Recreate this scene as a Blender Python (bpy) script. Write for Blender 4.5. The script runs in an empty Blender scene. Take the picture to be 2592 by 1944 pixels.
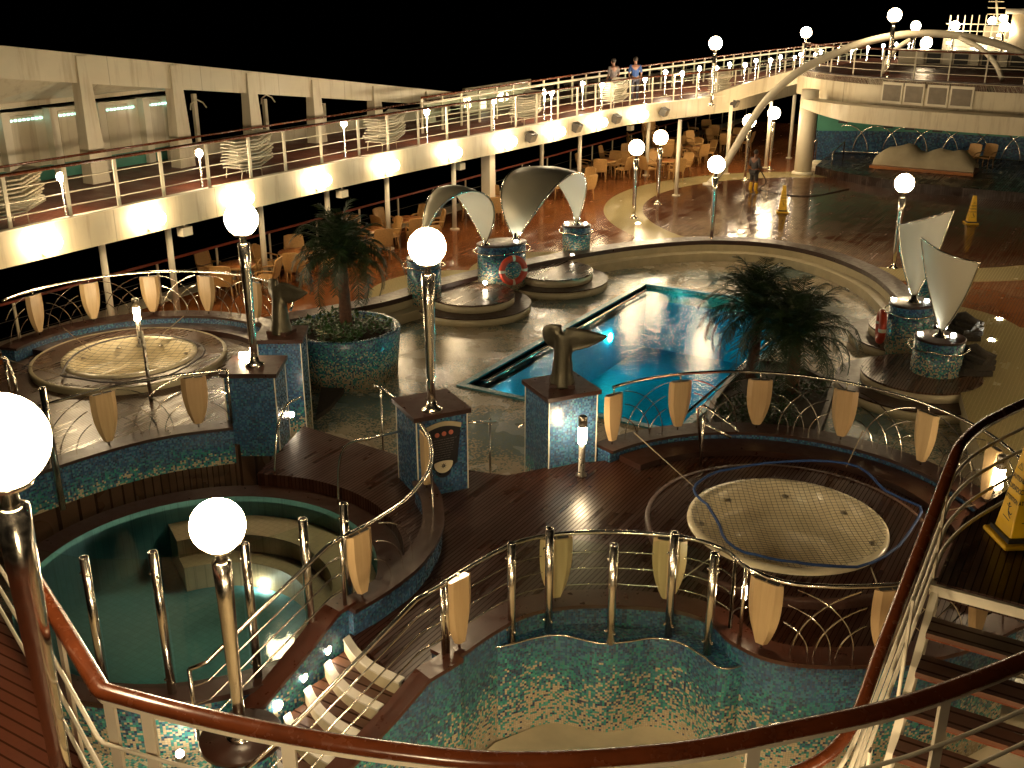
import bpy, math, random
from mathutils import Vector, Matrix
random.seed(7)
PI = math.pi
rad = math.radians
scn = bpy.context.scene
# ---------------------------------------------------------------- camera
F = 2650.0; PIT = rad(20.9); AZ = rad(31.0); CZ = 7.6
W0, H0 = 2592.0, 1944.0
cd = bpy.data.cameras.new('camera'); cam = bpy.data.objects.new('camera', cd); scn.collection.objects.link(cam)
cd.sensor_fit = 'HORIZONTAL'; cd.sensor_width = 36.0; cd.lens = 36.0 * F / W0
cd.clip_start = 0.05; cd.clip_end = 3000
cam.location = (0, 0, CZ)
cam.rotation_euler = (rad(90) - PIT, 0, AZ)
scn.camera = cam
# ---------------------------------------------------------------- night sky, exposure
wd = bpy.data.worlds.new('World'); scn.world = wd; wd.use_nodes = True
wn = wd.node_tree; bg = wn.nodes['Background']
sky = wn.nodes.new('ShaderNodeTexSky'); sky.sky_type = 'NISHITA'; sky.sun_disc = False
sky.sun_elevation = rad(-4.0); sky.sun_rotation = rad(200)
wn.links.new(sky.outputs['Color'], bg.inputs['Color']); bg.inputs['Strength'].default_value = 0.006
scn.view_settings.view_transform = 'Standard'; scn.view_settings.look = 'None'
scn.view_settings.exposure = 0.45; scn.view_settings.gamma = 1.0
scn.render.engine = 'CYCLES'
cy = scn.cycles
cy.use_denoising = True; cy.max_bounces = 6; cy.diffuse_bounces = 3; cy.glossy_bounces = 4
cy.transparent_max_bounces = 12; cy.transmission_bounces = 4; cy.sample_clamp_indirect = 3.0; cy.sample_clamp_direct = 0
cy.caustics_reflective = False; cy.caustics_refractive = False; cy.blur_glossy = 1.0
cy.use_light_tree = True
LAMP = (1.0, 0.755, 0.44)

# ---------------------------------------------------------------- survey helpers: photo measurements -> points on real planes
_h = Vector((-math.sin(AZ), math.cos(AZ), 0)); _r = Vector((math.cos(AZ), math.sin(AZ), 0)); _u = Vector((0, 0, 1))
_fw = _h*math.cos(PIT) - _u*math.sin(PIT); _cu = _h*math.sin(PIT) + _u*math.cos(PIT); _C = Vector((0, 0, CZ))
def ray(u, v): return _fw + _r*((u-1296)/F) - _cu*((v-972)/F)
def at(u, v, z=0.0):
    d = ray(u, v); return _C + d*((z-CZ)/d.z)
def aty(u, v, y):
    d = ray(u, v); return _C + d*(y/d.y)
def atx(u, v, x):
    d = ray(u, v); return _C + d*(x/d.x)
def zon(p, v):
    H = (p[0]*_h.x + p[1]*_h.y); t = (v-972)/F
    # depth d = H cosP + drop sinP ; yv = drop cosP - H sinP
    drop = H*(math.sin(PIT) + t*math.cos(PIT))/(math.cos(PIT) - t*math.sin(PIT))
    return CZ - drop

# ---------------------------------------------------------------- material helpers
MATS = {}
def mat(name):
    m = bpy.data.materials.new(name); m.use_nodes = True
    nt = m.node_tree; b = nt.nodes['Principled BSDF']; MATS[name] = m
    return m, nt, b
def N(nt, t, **kw):
    n = nt.nodes.new(t)
    for k, v in kw.items(): setattr(n, k, v)
    return n
def setin(n, name, v): n.inputs[name].default_value = v
def math_(nt, op, a, b=None, c=None, clamp=False):
    n = N(nt, 'ShaderNodeMath', operation=op); n.use_clamp = clamp
    for i, x in enumerate((a, b, c)):
        if x is None: continue
        if isinstance(x, (int, float)): n.inputs[i].default_value = x
        else: nt.links.new(x, n.inputs[i])
    return n.outputs[0]
def mixc(nt, fac, a, b, bt='MIX'):
    n = N(nt, 'ShaderNodeMix', data_type='RGBA', blend_type=bt)
    for i, x in ((0, fac), (6, a), (7, b)):
        if isinstance(x, (int, float)): n.inputs[i].default_value = x
        elif isinstance(x, tuple): n.inputs[i].default_value = (*x, 1) if len(x) == 3 else x
        else: nt.links.new(x, n.inputs[i])
    return n.outputs[2]
def noise(nt, vec, scale, detail=3, rough=.55, dist=0):
    n = N(nt, 'ShaderNodeTexNoise'); setin(n, 'Scale', scale); setin(n, 'Detail', detail); setin(n, 'Roughness', rough); setin(n, 'Distortion', dist)
    if vec is not None: nt.links.new(vec, n.inputs['Vector'])
    return n.outputs['Fac']
def maprange(nt, v, a, b, c, d):
    n = N(nt, 'ShaderNodeMapRange'); nt.links.new(v, n.inputs[0])
    for i, x in enumerate((a, b, c, d)): n.inputs[i+1].default_value = x
    return n.outputs[0]
def bump(nt, b, h, strength, dist=.01):
    n = N(nt, 'ShaderNodeBump'); setin(n, 'Strength', strength); setin(n, 'Distance', dist)
    nt.links.new(h, n.inputs['Height']); nt.links.new(n.outputs[0], b.inputs['Normal']); return n
def pos(nt): return N(nt, 'ShaderNodeNewGeometry').outputs['Position']
def tiles(nt, vec, size, grout=.1):
    sc = N(nt, 'ShaderNodeVectorMath', operation='SCALE'); nt.links.new(vec, sc.inputs[0]); sc.inputs['Scale'].default_value = 1/size
    fl = N(nt, 'ShaderNodeVectorMath', operation='FLOOR'); nt.links.new(sc.outputs[0], fl.inputs[0])
    fr = N(nt, 'ShaderNodeVectorMath', operation='FRACTION'); nt.links.new(sc.outputs[0], fr.inputs[0])
    wn_ = N(nt, 'ShaderNodeTexWhiteNoise', noise_dimensions='3D'); nt.links.new(fl.outputs[0], wn_.inputs['Vector'])
    s = N(nt, 'ShaderNodeSeparateXYZ'); nt.links.new(fr.outputs[0], s.inputs[0])
    g = math_(nt, 'MAXIMUM', math_(nt, 'LESS_THAN', s.outputs[0], grout), math_(nt, 'LESS_THAN', s.outputs[1], grout))
    sc2 = N(nt, 'ShaderNodeSeparateColor'); nt.links.new(wn_.outputs['Color'], sc2.inputs[0])
    return sc2.outputs[0], sc2.outputs[1], g
def planks(nt, vec, width, axis=0, length=2.2):
    s = N(nt, 'ShaderNodeSeparateXYZ'); nt.links.new(vec, s.inputs[0])
    a = math_(nt, 'DIVIDE', s.outputs[axis], width); fl = math_(nt, 'FLOOR', a); fr = math_(nt, 'FRACT', a)
    other = s.outputs[1-axis]
    wn1 = N(nt, 'ShaderNodeTexWhiteNoise', noise_dimensions='1D'); nt.links.new(fl, wn1.inputs['W'])
    off = math_(nt, 'MULTIPLY_ADD', wn1.outputs['Value'], length, other)
    b_ = math_(nt, 'DIVIDE', off, length); bf = math_(nt, 'FLOOR', b_)
    cid = math_(nt, 'MULTIPLY_ADD', bf, 17.31, fl)
    wn2 = N(nt, 'ShaderNodeTexWhiteNoise', noise_dimensions='1D'); nt.links.new(cid, wn2.inputs['W'])
    seam = math_(nt, 'LESS_THAN', fr, .17)
    return wn2.outputs['Value'], seam
def ramp(nt, fac, stops, interp='LINEAR'):
    n = N(nt, 'ShaderNodeValToRGB'); cr = n.color_ramp; cr.interpolation = interp
    while len(cr.elements) < len(stops): cr.elements.new(.5)
    for e, (p, c) in zip(cr.elements, stops): e.position = p; e.color = (*c, 1)
    nt.links.new(fac, n.inputs[0]); return n.outputs[0]
def wood(name, c0, c1, width=.055, axis=0, wet=(.12, .45), seamc=(.008, .006, .005), extra=None, bs=.25, spec=.5):
    m, nt, b = mat(name); p = pos(nt)
    v, seam = planks(nt, p, width, axis)
    g = noise(nt, p, 35, 1)
    big = noise(nt, p, .9, 2, .5)
    col = mixc(nt, v, c0, c1)
    col = mixc(nt, math_(nt, 'MULTIPLY', g, .5), col, tuple(x*.45 for x in c0))
    col = mixc(nt, maprange(nt, big, .3, .75, 0, .4), col, tuple(x*.5 for x in c0))
    col = mixc(nt, math_(nt, 'MULTIPLY', seam, .7), col, seamc)
    if extra: col = extra(nt, p, col)
    nt.links.new(col, b.inputs['Base Color'])
    pud = noise(nt, p, 1.3, 2, .5)
    r = maprange(nt, pud, .2, .8, wet[0], wet[1])
    r = math_(nt, 'ADD', r, math_(nt, 'MULTIPLY_ADD', v, .12, -.06))
    nt.links.new(math_(nt, 'MAXIMUM', r, math_(nt, 'MULTIPLY', seam, .85)), b.inputs['Roughness'])
    nt.links.new(math_(nt, 'MULTIPLY', math_(nt, 'SUBTRACT', 1.0, math_(nt, 'MULTIPLY', seam, .92)), math_(nt, 'MULTIPLY_ADD', v, .24, spec-.12)), b.inputs['Specular IOR Level'])
    hh = math_(nt, 'ADD', math_(nt, 'MULTIPLY', seam, -1.0), math_(nt, 'MULTIPLY', noise(nt, p, 5, 2), .5))
    hh = math_(nt, 'ADD', hh, math_(nt, 'MULTIPLY', v, .25))
    bump(nt, b, hh, bs, .006)
    return m
def simple(name, col, rough=.5, metal=0, nz=0, nscale=8, bumps=0, spec=.5, bscale=60, streak=0):
    m, nt, b = mat(name); setin(b, 'Roughness', rough); setin(b, 'Metallic', metal); setin(b, 'Specular IOR Level', spec)
    p = pos(nt)
    f = noise(nt, p, nscale, 4, .6)
    c = mixc(nt, maprange(nt, f, .35, .68, 0, nz), col, tuple(x*.35 for x in col)) if nz else mixc(nt, 0.0, col, col)
    if streak:
        mp = N(nt, 'ShaderNodeMapping'); mp.inputs['Scale'].default_value = (5, 5, .5); nt.links.new(p, mp.inputs[0])
        c = mixc(nt, maprange(nt, noise(nt, mp.outputs[0], 1.0, 4, .65), .52, .75, 0, streak), c, (.26, .16, .07))
        s_ = N(nt, 'ShaderNodeSeparateXYZ'); nt.links.new(p, s_.inputs[0])
        sm_ = math_(nt, 'LESS_THAN', math_(nt, 'FRACT', math_(nt, 'DIVIDE', s_.outputs[1], 3.0)), .008)
        c = mixc(nt, math_(nt, 'MULTIPLY', sm_, .5), c, (.18, .14, .09))
    nt.links.new(c, b.inputs['Base Color'])
    nt.links.new(maprange(nt, noise(nt, p, nscale*2.3, 3), .3, .7, max(.02, rough*.75), min(1, rough*1.3)), b.inputs['Roughness'])
    if bumps: bump(nt, b, noise(nt, p, bscale, 3), bumps, .005)
    return m
CREAM = (.50, .42, .28)
def mosaic(name, zc, zb, size=.028, cream=CREAM, rough=.22, spread=.75):
    m, nt, b = mat(name)
    uv = N(nt, 'ShaderNodeUVMap').outputs[0]
    r1, r2, g = tiles(nt, uv, size, .13)
    s = N(nt, 'ShaderNodeSeparateXYZ'); nt.links.new(pos(nt), s.inputs[0])
    big = noise(nt, pos(nt), 2.2, 2)
    t = maprange(nt, s.outputs[2], zc, zb, 0, 1)
    t = math_(nt, 'ADD', t, math_(nt, 'MULTIPLY_ADD', big, .5, -.25))
    t = math_(nt, 'ADD', t, math_(nt, 'MULTIPLY_ADD', r1, spread, -spread/2), clamp=True)
    c1 = ramp(nt, t, [(0, cream), (.26, cream), (.27, (.025, .32, .26)), (.48, (.02, .25, .26)), (.60, (.018, .11, .20)), (1, (.02, .075, .20))])
    c2 = ramp(nt, t, [(0, cream), (.26, cream), (.27, (.04, .40, .33)), (.48, (.015, .15, .14)), (.60, (.02, .20, .25)), (1, (.03, .13, .28))])
    c3 = mixc(nt, math_(nt, 'GREATER_THAN', r2, .5), c1, c2)
    dark = math_(nt, 'MULTIPLY', math_(nt, 'GREATER_THAN', math_(nt, 'FRACT', math_(nt, 'MULTIPLY', r2, 7.0)), .8), math_(nt, 'GREATER_THAN', t, .27))
    c4 = mixc(nt, dark, c3, (.015, .04, .10))
    c4 = mixc(nt, .10, c4, (.13, .13, .12))
    c5 = mixc(nt, math_(nt, 'MULTIPLY', g, .55), c4, (.12, .11, .09))
    nt.links.new(c5, b.inputs['Base Color']); nt.links.new(maprange(nt, r2, 0, 1, rough*.6, rough*1.6), b.inputs['Roughness'])
    bump(nt, b, math_(nt, 'ADD', math_(nt, 'MULTIPLY', g, -1.0), math_(nt, 'MULTIPLY', r1, .6)), .3, .004)
    return m
def emit(name, col, s):
    m, nt, b = mat(name); setin(b, 'Base Color', (.9, .85, .75, 1)); setin(b, 'Emission Color', (*col, 1)); setin(b, 'Emission Strength', s); return m

# ---------------------------------------------------------------- materials
def deck_pattern(nt, p, col):
    s = N(nt, 'ShaderNodeSeparateXYZ'); nt.links.new(p, s.inputs[0])
    def dist(cx, cy_):
        dx = math_(nt, 'SUBTRACT', s.outputs[0], cx); dy = math_(nt, 'SUBTRACT', s.outputs[1], cy_)
        return math_(nt, 'SQRT', math_(nt, 'ADD', math_(nt, 'MULTIPLY', dx, dx), math_(nt, 'MULTIPLY', dy, dy)))
    d = dist(-8.4, 37.8)
    inner = math_(nt, 'LESS_THAN', d, 7.6)
    ringm = math_(nt, 'MULTIPLY', math_(nt, 'GREATER_THAN', d, 7.6), math_(nt, 'LESS_THAN', d, 9.0))
    for (cx, cy_) in ((-14.95, 22.1), (-13.9, 25.3), (-3.9, 25.3), (-3.2, 22.0)):
        ringm = math_(nt, 'MAXIMUM', ringm, math_(nt, 'LESS_THAN', dist(cx, cy_), 2.35))
    right = math_(nt, 'MULTIPLY', math_(nt, 'GREATER_THAN', s.outputs[0], -3.6), math_(nt, 'LESS_THAN', s.outputs[1], 26.5))
    ringm = math_(nt, 'MAXIMUM', ringm, right)
    col = mixc(nt, math_(nt, 'MULTIPLY', inner, .72), col, (.035, .016, .010))
    sp = noise(nt, p, 40, 2)
    cr = mixc(nt, maprange(nt, sp, .4, .6, 0, 1), (.36, .30, .15), (.29, .23, .11))
    return mixc(nt, ringm, col, cr)
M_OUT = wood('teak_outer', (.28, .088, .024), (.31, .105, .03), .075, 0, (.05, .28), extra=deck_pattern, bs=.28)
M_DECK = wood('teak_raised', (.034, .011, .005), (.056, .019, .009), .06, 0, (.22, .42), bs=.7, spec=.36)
M_TUB = wood('teak_tub', (.085, .046, .027), (.13, .07, .04), .06, 0, (.20, .40), bs=.7)
M_RED = wood('teak_red', (.13, .034, .015), (.16, .045, .02), .085, 1, (.3, .6))
M_STAIR = wood('teak_stair', (.085, .034, .018), (.12, .05, .024), .14, 1, (.3, .6))
M_COPE = simple('dark_teak_coping', (.034, .013, .008), .36, nz=.2, nscale=3)
M_RAIL = simple('varnished_handrail', (.13, .032, .010), .24, nz=.5, nscale=5, spec=.6)
M_COPE2 = simple('red_brown_coping', (.060, .018, .009), .34, nz=.4, nscale=4)
M_REDRAIL = simple('red_painted_rail', (.28, .06, .03), .4, nz=.3)
M_WHITE = simple('white_paint', (.76, .69, .54), .42, nz=.12, nscale=1.2)
M_BAND = simple('cream_fascia_paint', (.64, .56, .40), .38, nz=.16, nscale=.8, streak=.5)
M_GREYW = simple('grey_white_plating', (.62, .54, .39), .45, nz=.22, nscale=.6, streak=.45)
M_CREAM = simple('cream_step', (.50, .43, .28), .4, nz=.25, nscale=3)
M_DARKEDGE = simple('matt_dark_teak', (.05, .018, .010), .62)
M_TUBC = simple('cream_acrylic', (.80, .70, .48), .25, nz=.08, nscale=2)
M_CHROME = simple('polished_steel', (.78, .72, .62), .20, 1.0)
M_STEELD = simple('brushed_steel', (.50, .45, .38), .30, 1.0, nz=.2)
M_BLACK = simple('black_rubber', (.015, .014, .013), .5)
M_DARK = simple('dark_void_paint', (.02, .017, .014), .5)
M_YEL = simple('yellow_plastic', (.75, .45, .015), .38, nz=.25, nscale=5)
M_LIFE = simple('lifebuoy_orange', (.55, .050, .015), .45, nz=.2)
M_RATT = simple('rattan_weave', (.56, .32, .11), .55, nz=.5, nscale=30, bumps=.6, bscale=120)
M_TABT = simple('table_teak', (.36, .13, .035), .3, nz=.4, nscale=10)
M_BOARD = None
m, nt, b = mat('pale_board_wood'); p = N(nt, 'ShaderNodeTexCoord').outputs['Object']
mp = N(nt, 'ShaderNodeMapping'); mp.inputs['Scale'].default_value = (26, 26, 1.6); nt.links.new(p, mp.inputs[0])
g = noise(nt, mp.outputs[0], 1.0, 4, .6)
oi = N(nt, 'ShaderNodeObjectInfo').outputs['Random']; cb_ = ramp(nt, g, [(.2, (.46, .32, .16)), (.8, (.60, .44, .24))])
nt.links.new(mixc(nt, math_(nt, 'MULTIPLY', oi, .45), cb_, (.34, .19, .09)), b.inputs['Base Color']); setin(b, 'Roughness', .38); M_BOARD = m
M_BRONZE = simple('aged_bronze', (.070, .062, .040), .38, .75, nz=.6, nscale=4, bumps=.4, bscale=18)
M_SAILO = simple('sail_steel_outside', (.46, .43, .33), .38, .30)
M_SAILI = simple('sail_fabric_inside', (.74, .70, .58), .40)
M_MOS_B = mosaic('mosaic_blue', -9, -8)
M_MOS_PED = mosaic('mosaic_pedestal', -.15, .55, size=.03)
M_MOS_W = mosaic('mosaic_spa_wall', .05, .75, size=.03)
M_MOS_BAS = mosaic('mosaic_basin_wall', -.95, .80, size=.028, spread=.62)
M_MOS_COL = mosaic('mosaic_column', -.22, .85, size=.03, spread=.9)
M_MOS_ST = mosaic('mosaic_stair', -.70, .75, size=.028)
M_MOS_POT = mosaic('mosaic_planter', -.55, .95, size=.03, spread=.8)
M_LOWFL = simple('cream_lower_floor', (.62, .52, .34), .45, nz=.35, nscale=1.5)
M_MOS_FAR = mosaic('mosaic_band_wall', -9, -8, size=.06)
M_TEAL = simple('teal_fascia', (.08, .30, .22), .5, nz=.3, nscale=1)
M_SOIL = simple('soil', (.03, .02, .012), .9, nz=.4, nscale=20, bumps=.6)
M_TRUNK = simple('palm_trunk', (.10, .045, .025), .8, nz=.6, nscale=14, bumps=.9, bscale=25)
M_LEAF = simple('palm_leaf', (.014, .034, .008), .5, nz=.5, nscale=3)
M_LEAF2 = simple('shrub_leaf', (.03, .09, .02), .45, nz=.5, nscale=9)
M_PETAL = simple('pale_petal', (.55, .5, .3), .6)
M_SHEET = simple('canvas_cover', (.42, .36, .24), .7, nz=.3, nscale=2, bumps=.4, bscale=6)
M_ROPE = simple('rope', (.30, .24, .16), .8)
M_BROPE = simple('blue_rope', (.015, .06, .22), .7, nz=.4, nscale=30)
M_NET = simple('net_cord', (.10, .09, .09), .8)
M_LOUVRE = simple('grey_louvre', (.24, .20, .15), .6, nz=.3, nscale=4)
M_SPK = simple('speaker_grille', (.045, .04, .035), .5)
M_SKIN = simple('skin', (.17, .075, .045), .55); M_HAIR = simple('dark_hair', (.02, .012, .008), .6)
M_SHIRT = simple('pale_shirt', (.12, .10, .10), .8, nz=.3); M_BLUE = simple('blue_shirt', (.006, .035, .14), .8, nz=.3)
M_JEAN = simple('dark_trousers', (.03, .03, .045), .8, nz=.3); M_OVER = simple('dark_overalls', (.035, .03, .03), .7, nz=.3)
M_STRIP = simple('white_nosing', (.62, .58, .50), .4)
M_GLOBE = emit('lit_globe', LAMP, 70)
M_WALLL = emit('lit_bulkhead', LAMP, 48)
M_CEIL = emit('lit_ceiling_lens', LAMP, 330)  # lens glow of the ceiling lamps added below the landing
M_SMALL = emit('lit_small_lamp', (1, .80, .52), 300)
M_FAR = emit('lit_far_window', (.9, .95, .8), 8)
M_SPOT = emit('lit_spot', (1, .80, .55), 120)
M_COOL = emit('lit_cool_spot', (1, .98, .80), 200)
M_SLOT = emit('lit_slot', (.45, 1, .85), 2.2)
# wet mosaic floor round the pool
m, nt, b = mat('wet_pebble_mosaic'); p = pos(nt)
r1, r2, g = tiles(nt, p, .035, .12)
big = noise(nt, p, .42, 3, .55, .4)
t = math_(nt, 'ADD', maprange(nt, big, .40, .62, 0, 1), math_(nt, 'MULTIPLY_ADD', r1, .9, -.45), clamp=True)
c = ramp(nt, t, [(0, (.38, .31, .21)), (.45, (.33, .27, .18)), (.5, (.13, .15, .10)), (.8, (.07, .12, .10)), (1, (.08, .13, .14))])
c = mixc(nt, math_(nt, 'MULTIPLY', g, .5), c, (.07, .06, .045)); nt.links.new(c, b.inputs['Base Color'])
nt.links.new(maprange(nt, noise(nt, p, 1.4, 2), .3, .7, .16, .36), b.inputs['Roughness']); setin(b, 'Specular IOR Level', .55)
bump(nt, b, math_(nt, 'ADD', math_(nt, 'MULTIPLY', noise(nt, p, 22, 3), 1.0), math_(nt, 'MULTIPLY', r1, .5)), .55, .006)
M_SURR = m
def pooltile(name, c0, c1):
    m, nt, b = mat(name); p = pos(nt); r1, r2, g = tiles(nt, p, .1, .08)
    c = mixc(nt, r1, c0, c1); c = mixc(nt, math_(nt, 'MULTIPLY', g, .4), c, tuple(x*.5 for x in c0))
    nt.links.new(c, b.inputs['Base Color']); setin(b, 'Roughness', .5); return m
M_PT = pooltile('pool_tile', (.008, .17, .27), (.012, .22, .33))
M_ST = pooltile('spa_tile', (.12, .34, .36), (.14, .38, .40))
M_SB = pooltile('spa_bench', (.62, .42, .25), (.66, .45, .27))
def water(name, tint, bsc, bst, ior=1.33, dens=1.0):
    m, nt, b = mat(name); nt.nodes.remove(b)
    out = nt.nodes['Material Output']; p = pos(nt)
    tr = N(nt, 'ShaderNodeBsdfTransparent'); tr.inputs[0].default_value = (*tint, 1)
    gl = N(nt, 'ShaderNodeBsdfGlossy'); gl.inputs['Roughness'].default_value = .05; gl.inputs[0].default_value = (.62, .62, .62, 1)
    fr = N(nt, 'ShaderNodeFresnel'); fr.inputs[0].default_value = ior
    h1 = noise(nt, p, bsc, 3, .6); h2 = noise(nt, p, bsc*.22, 2)
    h = math_(nt, 'ADD', h1, math_(nt, 'MULTIPLY', h2, 1.6))
    bp = N(nt, 'ShaderNodeBump'); setin(bp, 'Strength', bst); setin(bp, 'Distance', .03); nt.links.new(h, bp.inputs['Height'])
    nt.links.new(bp.outputs[0], gl.inputs['Normal']); nt.links.new(bp.outputs[0], fr.inputs['Normal'])
    mx = N(nt, 'ShaderNodeMixShader'); nt.links.new(fr.outputs[0], mx.inputs[0]); nt.links.new(tr.outputs[0], mx.inputs[1]); nt.links.new(gl.outputs[0], mx.inputs[2])
    nt.links.new(mx.outputs[0], out.inputs[0]); return m
M_WATER = water('pool_water', (.12, .80, .87), 20, .13, 1.24)
M_SPAW = water('spa_water', (.84, .93, .93), 1.2, .02, 1.40)
m, nt, b = mat('clear_glass'); nt.nodes.remove(b)
tr = N(nt, 'ShaderNodeBsdfTransparent'); tr.inputs[0].default_value = (.90, .95, .92, 1)
gl = N(nt, 'ShaderNodeBsdfGlossy'); gl.inputs['Roughness'].default_value = .02
fr = N(nt, 'ShaderNodeFresnel'); fr.inputs[0].default_value = 1.45
bk = N(nt, 'ShaderNodeNewGeometry').outputs['Backfacing']
ff_ = math_(nt, 'MULTIPLY', fr.outputs[0], math_(nt, 'SUBTRACT', 1.0, bk))
mx = N(nt, 'ShaderNodeMixShader'); nt.links.new(ff_, mx.inputs[0]); nt.links.new(tr.outputs[0], mx.inputs[1]); nt.links.new(gl.outputs[0], mx.inputs[2])
nt.links.new(mx.outputs[0], nt.nodes['Material Output'].inputs[0]); M_GLASS = m
m, nt, b = mat('night_sea'); p = pos(nt); setin(b, 'Base Color', (.004, .006, .008, 1)); setin(b, 'Roughness', .25)
bump(nt, b, noise(nt, p, .25, 5), .8, .5); M_SEA = m

M_LITB = emit('lit_board_top', LAMP, 6)  # emission puts lamplight into a board's top; no lamp stands there
# ---------------------------------------------------------------- mesh builder
def V(p): return Vector((p[0], p[1], p[2] if len(p) > 2 else 0.0))
class MB:
    def __init__(s): s.v = []; s.f = []; s.uv = []; s.sm = []; s.mi = []
    def add(s, vs, fs, smooth=False, uvs=None, mi=0):
        o = len(s.v); s.v += [Vector(x) for x in vs]
        for i, f in enumerate(fs):
            s.f.append([o+k for k in f]); s.sm.append(smooth); s.uv.append(uvs[i] if uvs else None); s.mi.append(mi)
        return s
    def box(s, c, d, rz=0, mi=0, rx=0, ry=0):
        R = Matrix.Rotation(rz, 3, 'Z') @ Matrix.Rotation(ry, 3, 'Y') @ Matrix.Rotation(rx, 3, 'X')
        vs = [V(c) + R @ Vector((x*d[0]/2, y*d[1]/2, z*d[2]/2)) for z in (-1, 1) for y in (-1, 1) for x in (-1, 1)]
        return s.add(vs, [(0, 2, 3, 1), (4, 5, 7, 6), (0, 1, 5, 4), (2, 6, 7, 3), (0, 4, 6, 2), (1, 3, 7, 5)], mi=mi)
    def cyl(s, a, b, r0, r1=None, n=12, caps=True, mi=0):
        r1 = r0 if r1 is None else r1
        return s.tube([a, b], [r0, r1], n, caps, mi=mi)
    def tube(s, path, r, n=8, caps=True, closed=False, mi=0, flat=None):
        P = [V(p) for p in path]; m_ = len(P)
        R = r if isinstance(r, (list, tuple)) else [r]*m_
        vs = []; prev = None
        for i, p in enumerate(P):
            if closed: t = P[(i+1) % m_] - P[i-1]
            else: t = P[min(i+1, m_-1)] - P[max(i-1, 0)]
            t.normalize()
            ref = Vector((0, 0, 1)) if abs(t.z) < .95 else Vector((1, 0, 0))
            if prev is not None:
                a = (prev - t*prev.dot(t))
                a = a.normalized() if a.length > 1e-4 else t.cross(ref).normalized()
            else: a = t.cross(ref).normalized()
            prev = a; b_ = t.cross(a)
            for k in range(n):
                an = 2*PI*k/n + PI/n
                vs.append(p + (a*math.cos(an) + b_*math.sin(an)*(flat or 1))*R[i])
        fs = []
        for i in range(m_ if closed else m_-1):
            j = (i+1) % m_
            for k in range(n): fs.append((i*n+k, i*n+(k+1) % n, j*n+(k+1) % n, j*n+k))
        s.add(vs, fs, n > 5, mi=mi)
        if caps and not closed:
            o = len(s.v) - len(vs)
            s.f.append([o+k for k in range(n)][::-1]); s.sm.append(False); s.uv.append(None); s.mi.append(mi)
            s.f.append([o+(m_-1)*n+k for k in range(n)]); s.sm.append(False); s.uv.append(None); s.mi.append(mi)
        return s
    def lathe(s, c, prof, n=32, smooth=True, mi=0, sx=1, sy=1, rz=0, cap=True):
        c = V(c); vs = []
        for (r, z) in prof:
            for k in range(n):
                a = 2*PI*k/n; x = r*math.cos(a)*sx; y = r*math.sin(a)*sy
                vs.append(c + Vector((x*math.cos(rz)-y*math.sin(rz), x*math.sin(rz)+y*math.cos(rz), z)))
        fs = []; uvs = []
        acc = 0; L = [0]
        for i in range(len(prof)-1): acc += math.hypot(prof[i+1][0]-prof[i][0], prof[i+1][1]-prof[i][1]); L.append(acc)
        rm = max(p[0] for p in prof)
        for i in range(len(prof)-1):
            for k in range(n):
                fs.append((i*n+k, i*n+(k+1) % n, (i+1)*n+(k+1) % n, (i+1)*n+k))
                u0, u1 = 2*PI*k/n*rm, 2*PI*(k+1)/n*rm
                uvs.append([(u0, L[i]), (u1, L[i]), (u1, L[i+1]), (u0, L[i+1])])
        s.add(vs, fs, smooth, uvs, mi)
        o = len(s.v) - len(vs)
        if cap and prof[0][0] > 1e-4: s.f.append([o+k for k in range(n)][::-1]); s.sm.append(False); s.uv.append(None); s.mi.append(mi)
        if cap and prof[-1][0] > 1e-4: s.f.append([o+(len(prof)-1)*n+k for k in range(n)]); s.sm.append(False); s.uv.append(None); s.mi.append(mi)
        return s
    def sphere(s, c, r, n=16, m_=10, sc=(1, 1, 1), mi=0):
        c = V(c); vs = [c + Vector((0, 0, r*sc[2]))]
        for i in range(1, m_):
            a = PI*i/m_
            for k in range(n): vs.append(c + Vector((r*math.sin(a)*math.cos(2*PI*k/n)*sc[0], r*math.sin(a)*math.sin(2*PI*k/n)*sc[1], r*math.cos(a)*sc[2])))
        vs.append(c - Vector((0, 0, r*sc[2]))); fs = []
        for k in range(n): fs.append((0, 1+k, 1+(k+1) % n)); fs.append((len(vs)-1, 1+(m_-2)*n+(k+1) % n, 1+(m_-2)*n+k))
        for i in range(m_-2):
            for k in range(n): fs.append((1+i*n+k, 1+(i+1)*n+k, 1+(i+1)*n+(k+1) % n, 1+i*n+(k+1) % n))
        return s.add(vs, fs, True, mi=mi)
    def prism(s, poly, z0, z1, mi=0):
        n = len(poly); A = sum(poly[i][0]*poly[(i+1) % n][1]-poly[(i+1) % n][0]*poly[i][1] for i in range(n))
        if A < 0: poly = poly[::-1]
        vs = [Vector((p[0], p[1], z0)) for p in poly] + [Vector((p[0], p[1], z1)) for p in poly]
        fs = [list(range(n))[::-1], list(range(n, 2*n))]; uvs = [None, None]; u = 0
        for i in range(n):
            j = (i+1) % n; L = math.hypot(poly[j][0]-poly[i][0], poly[j][1]-poly[i][1])
            fs.append([i, j, n+j, n+i]); uvs.append([(u, z0), (u+L, z0), (u+L, z1), (u, z1)]); u += L
        return s.add(vs, fs, False, uvs, mi)
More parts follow.
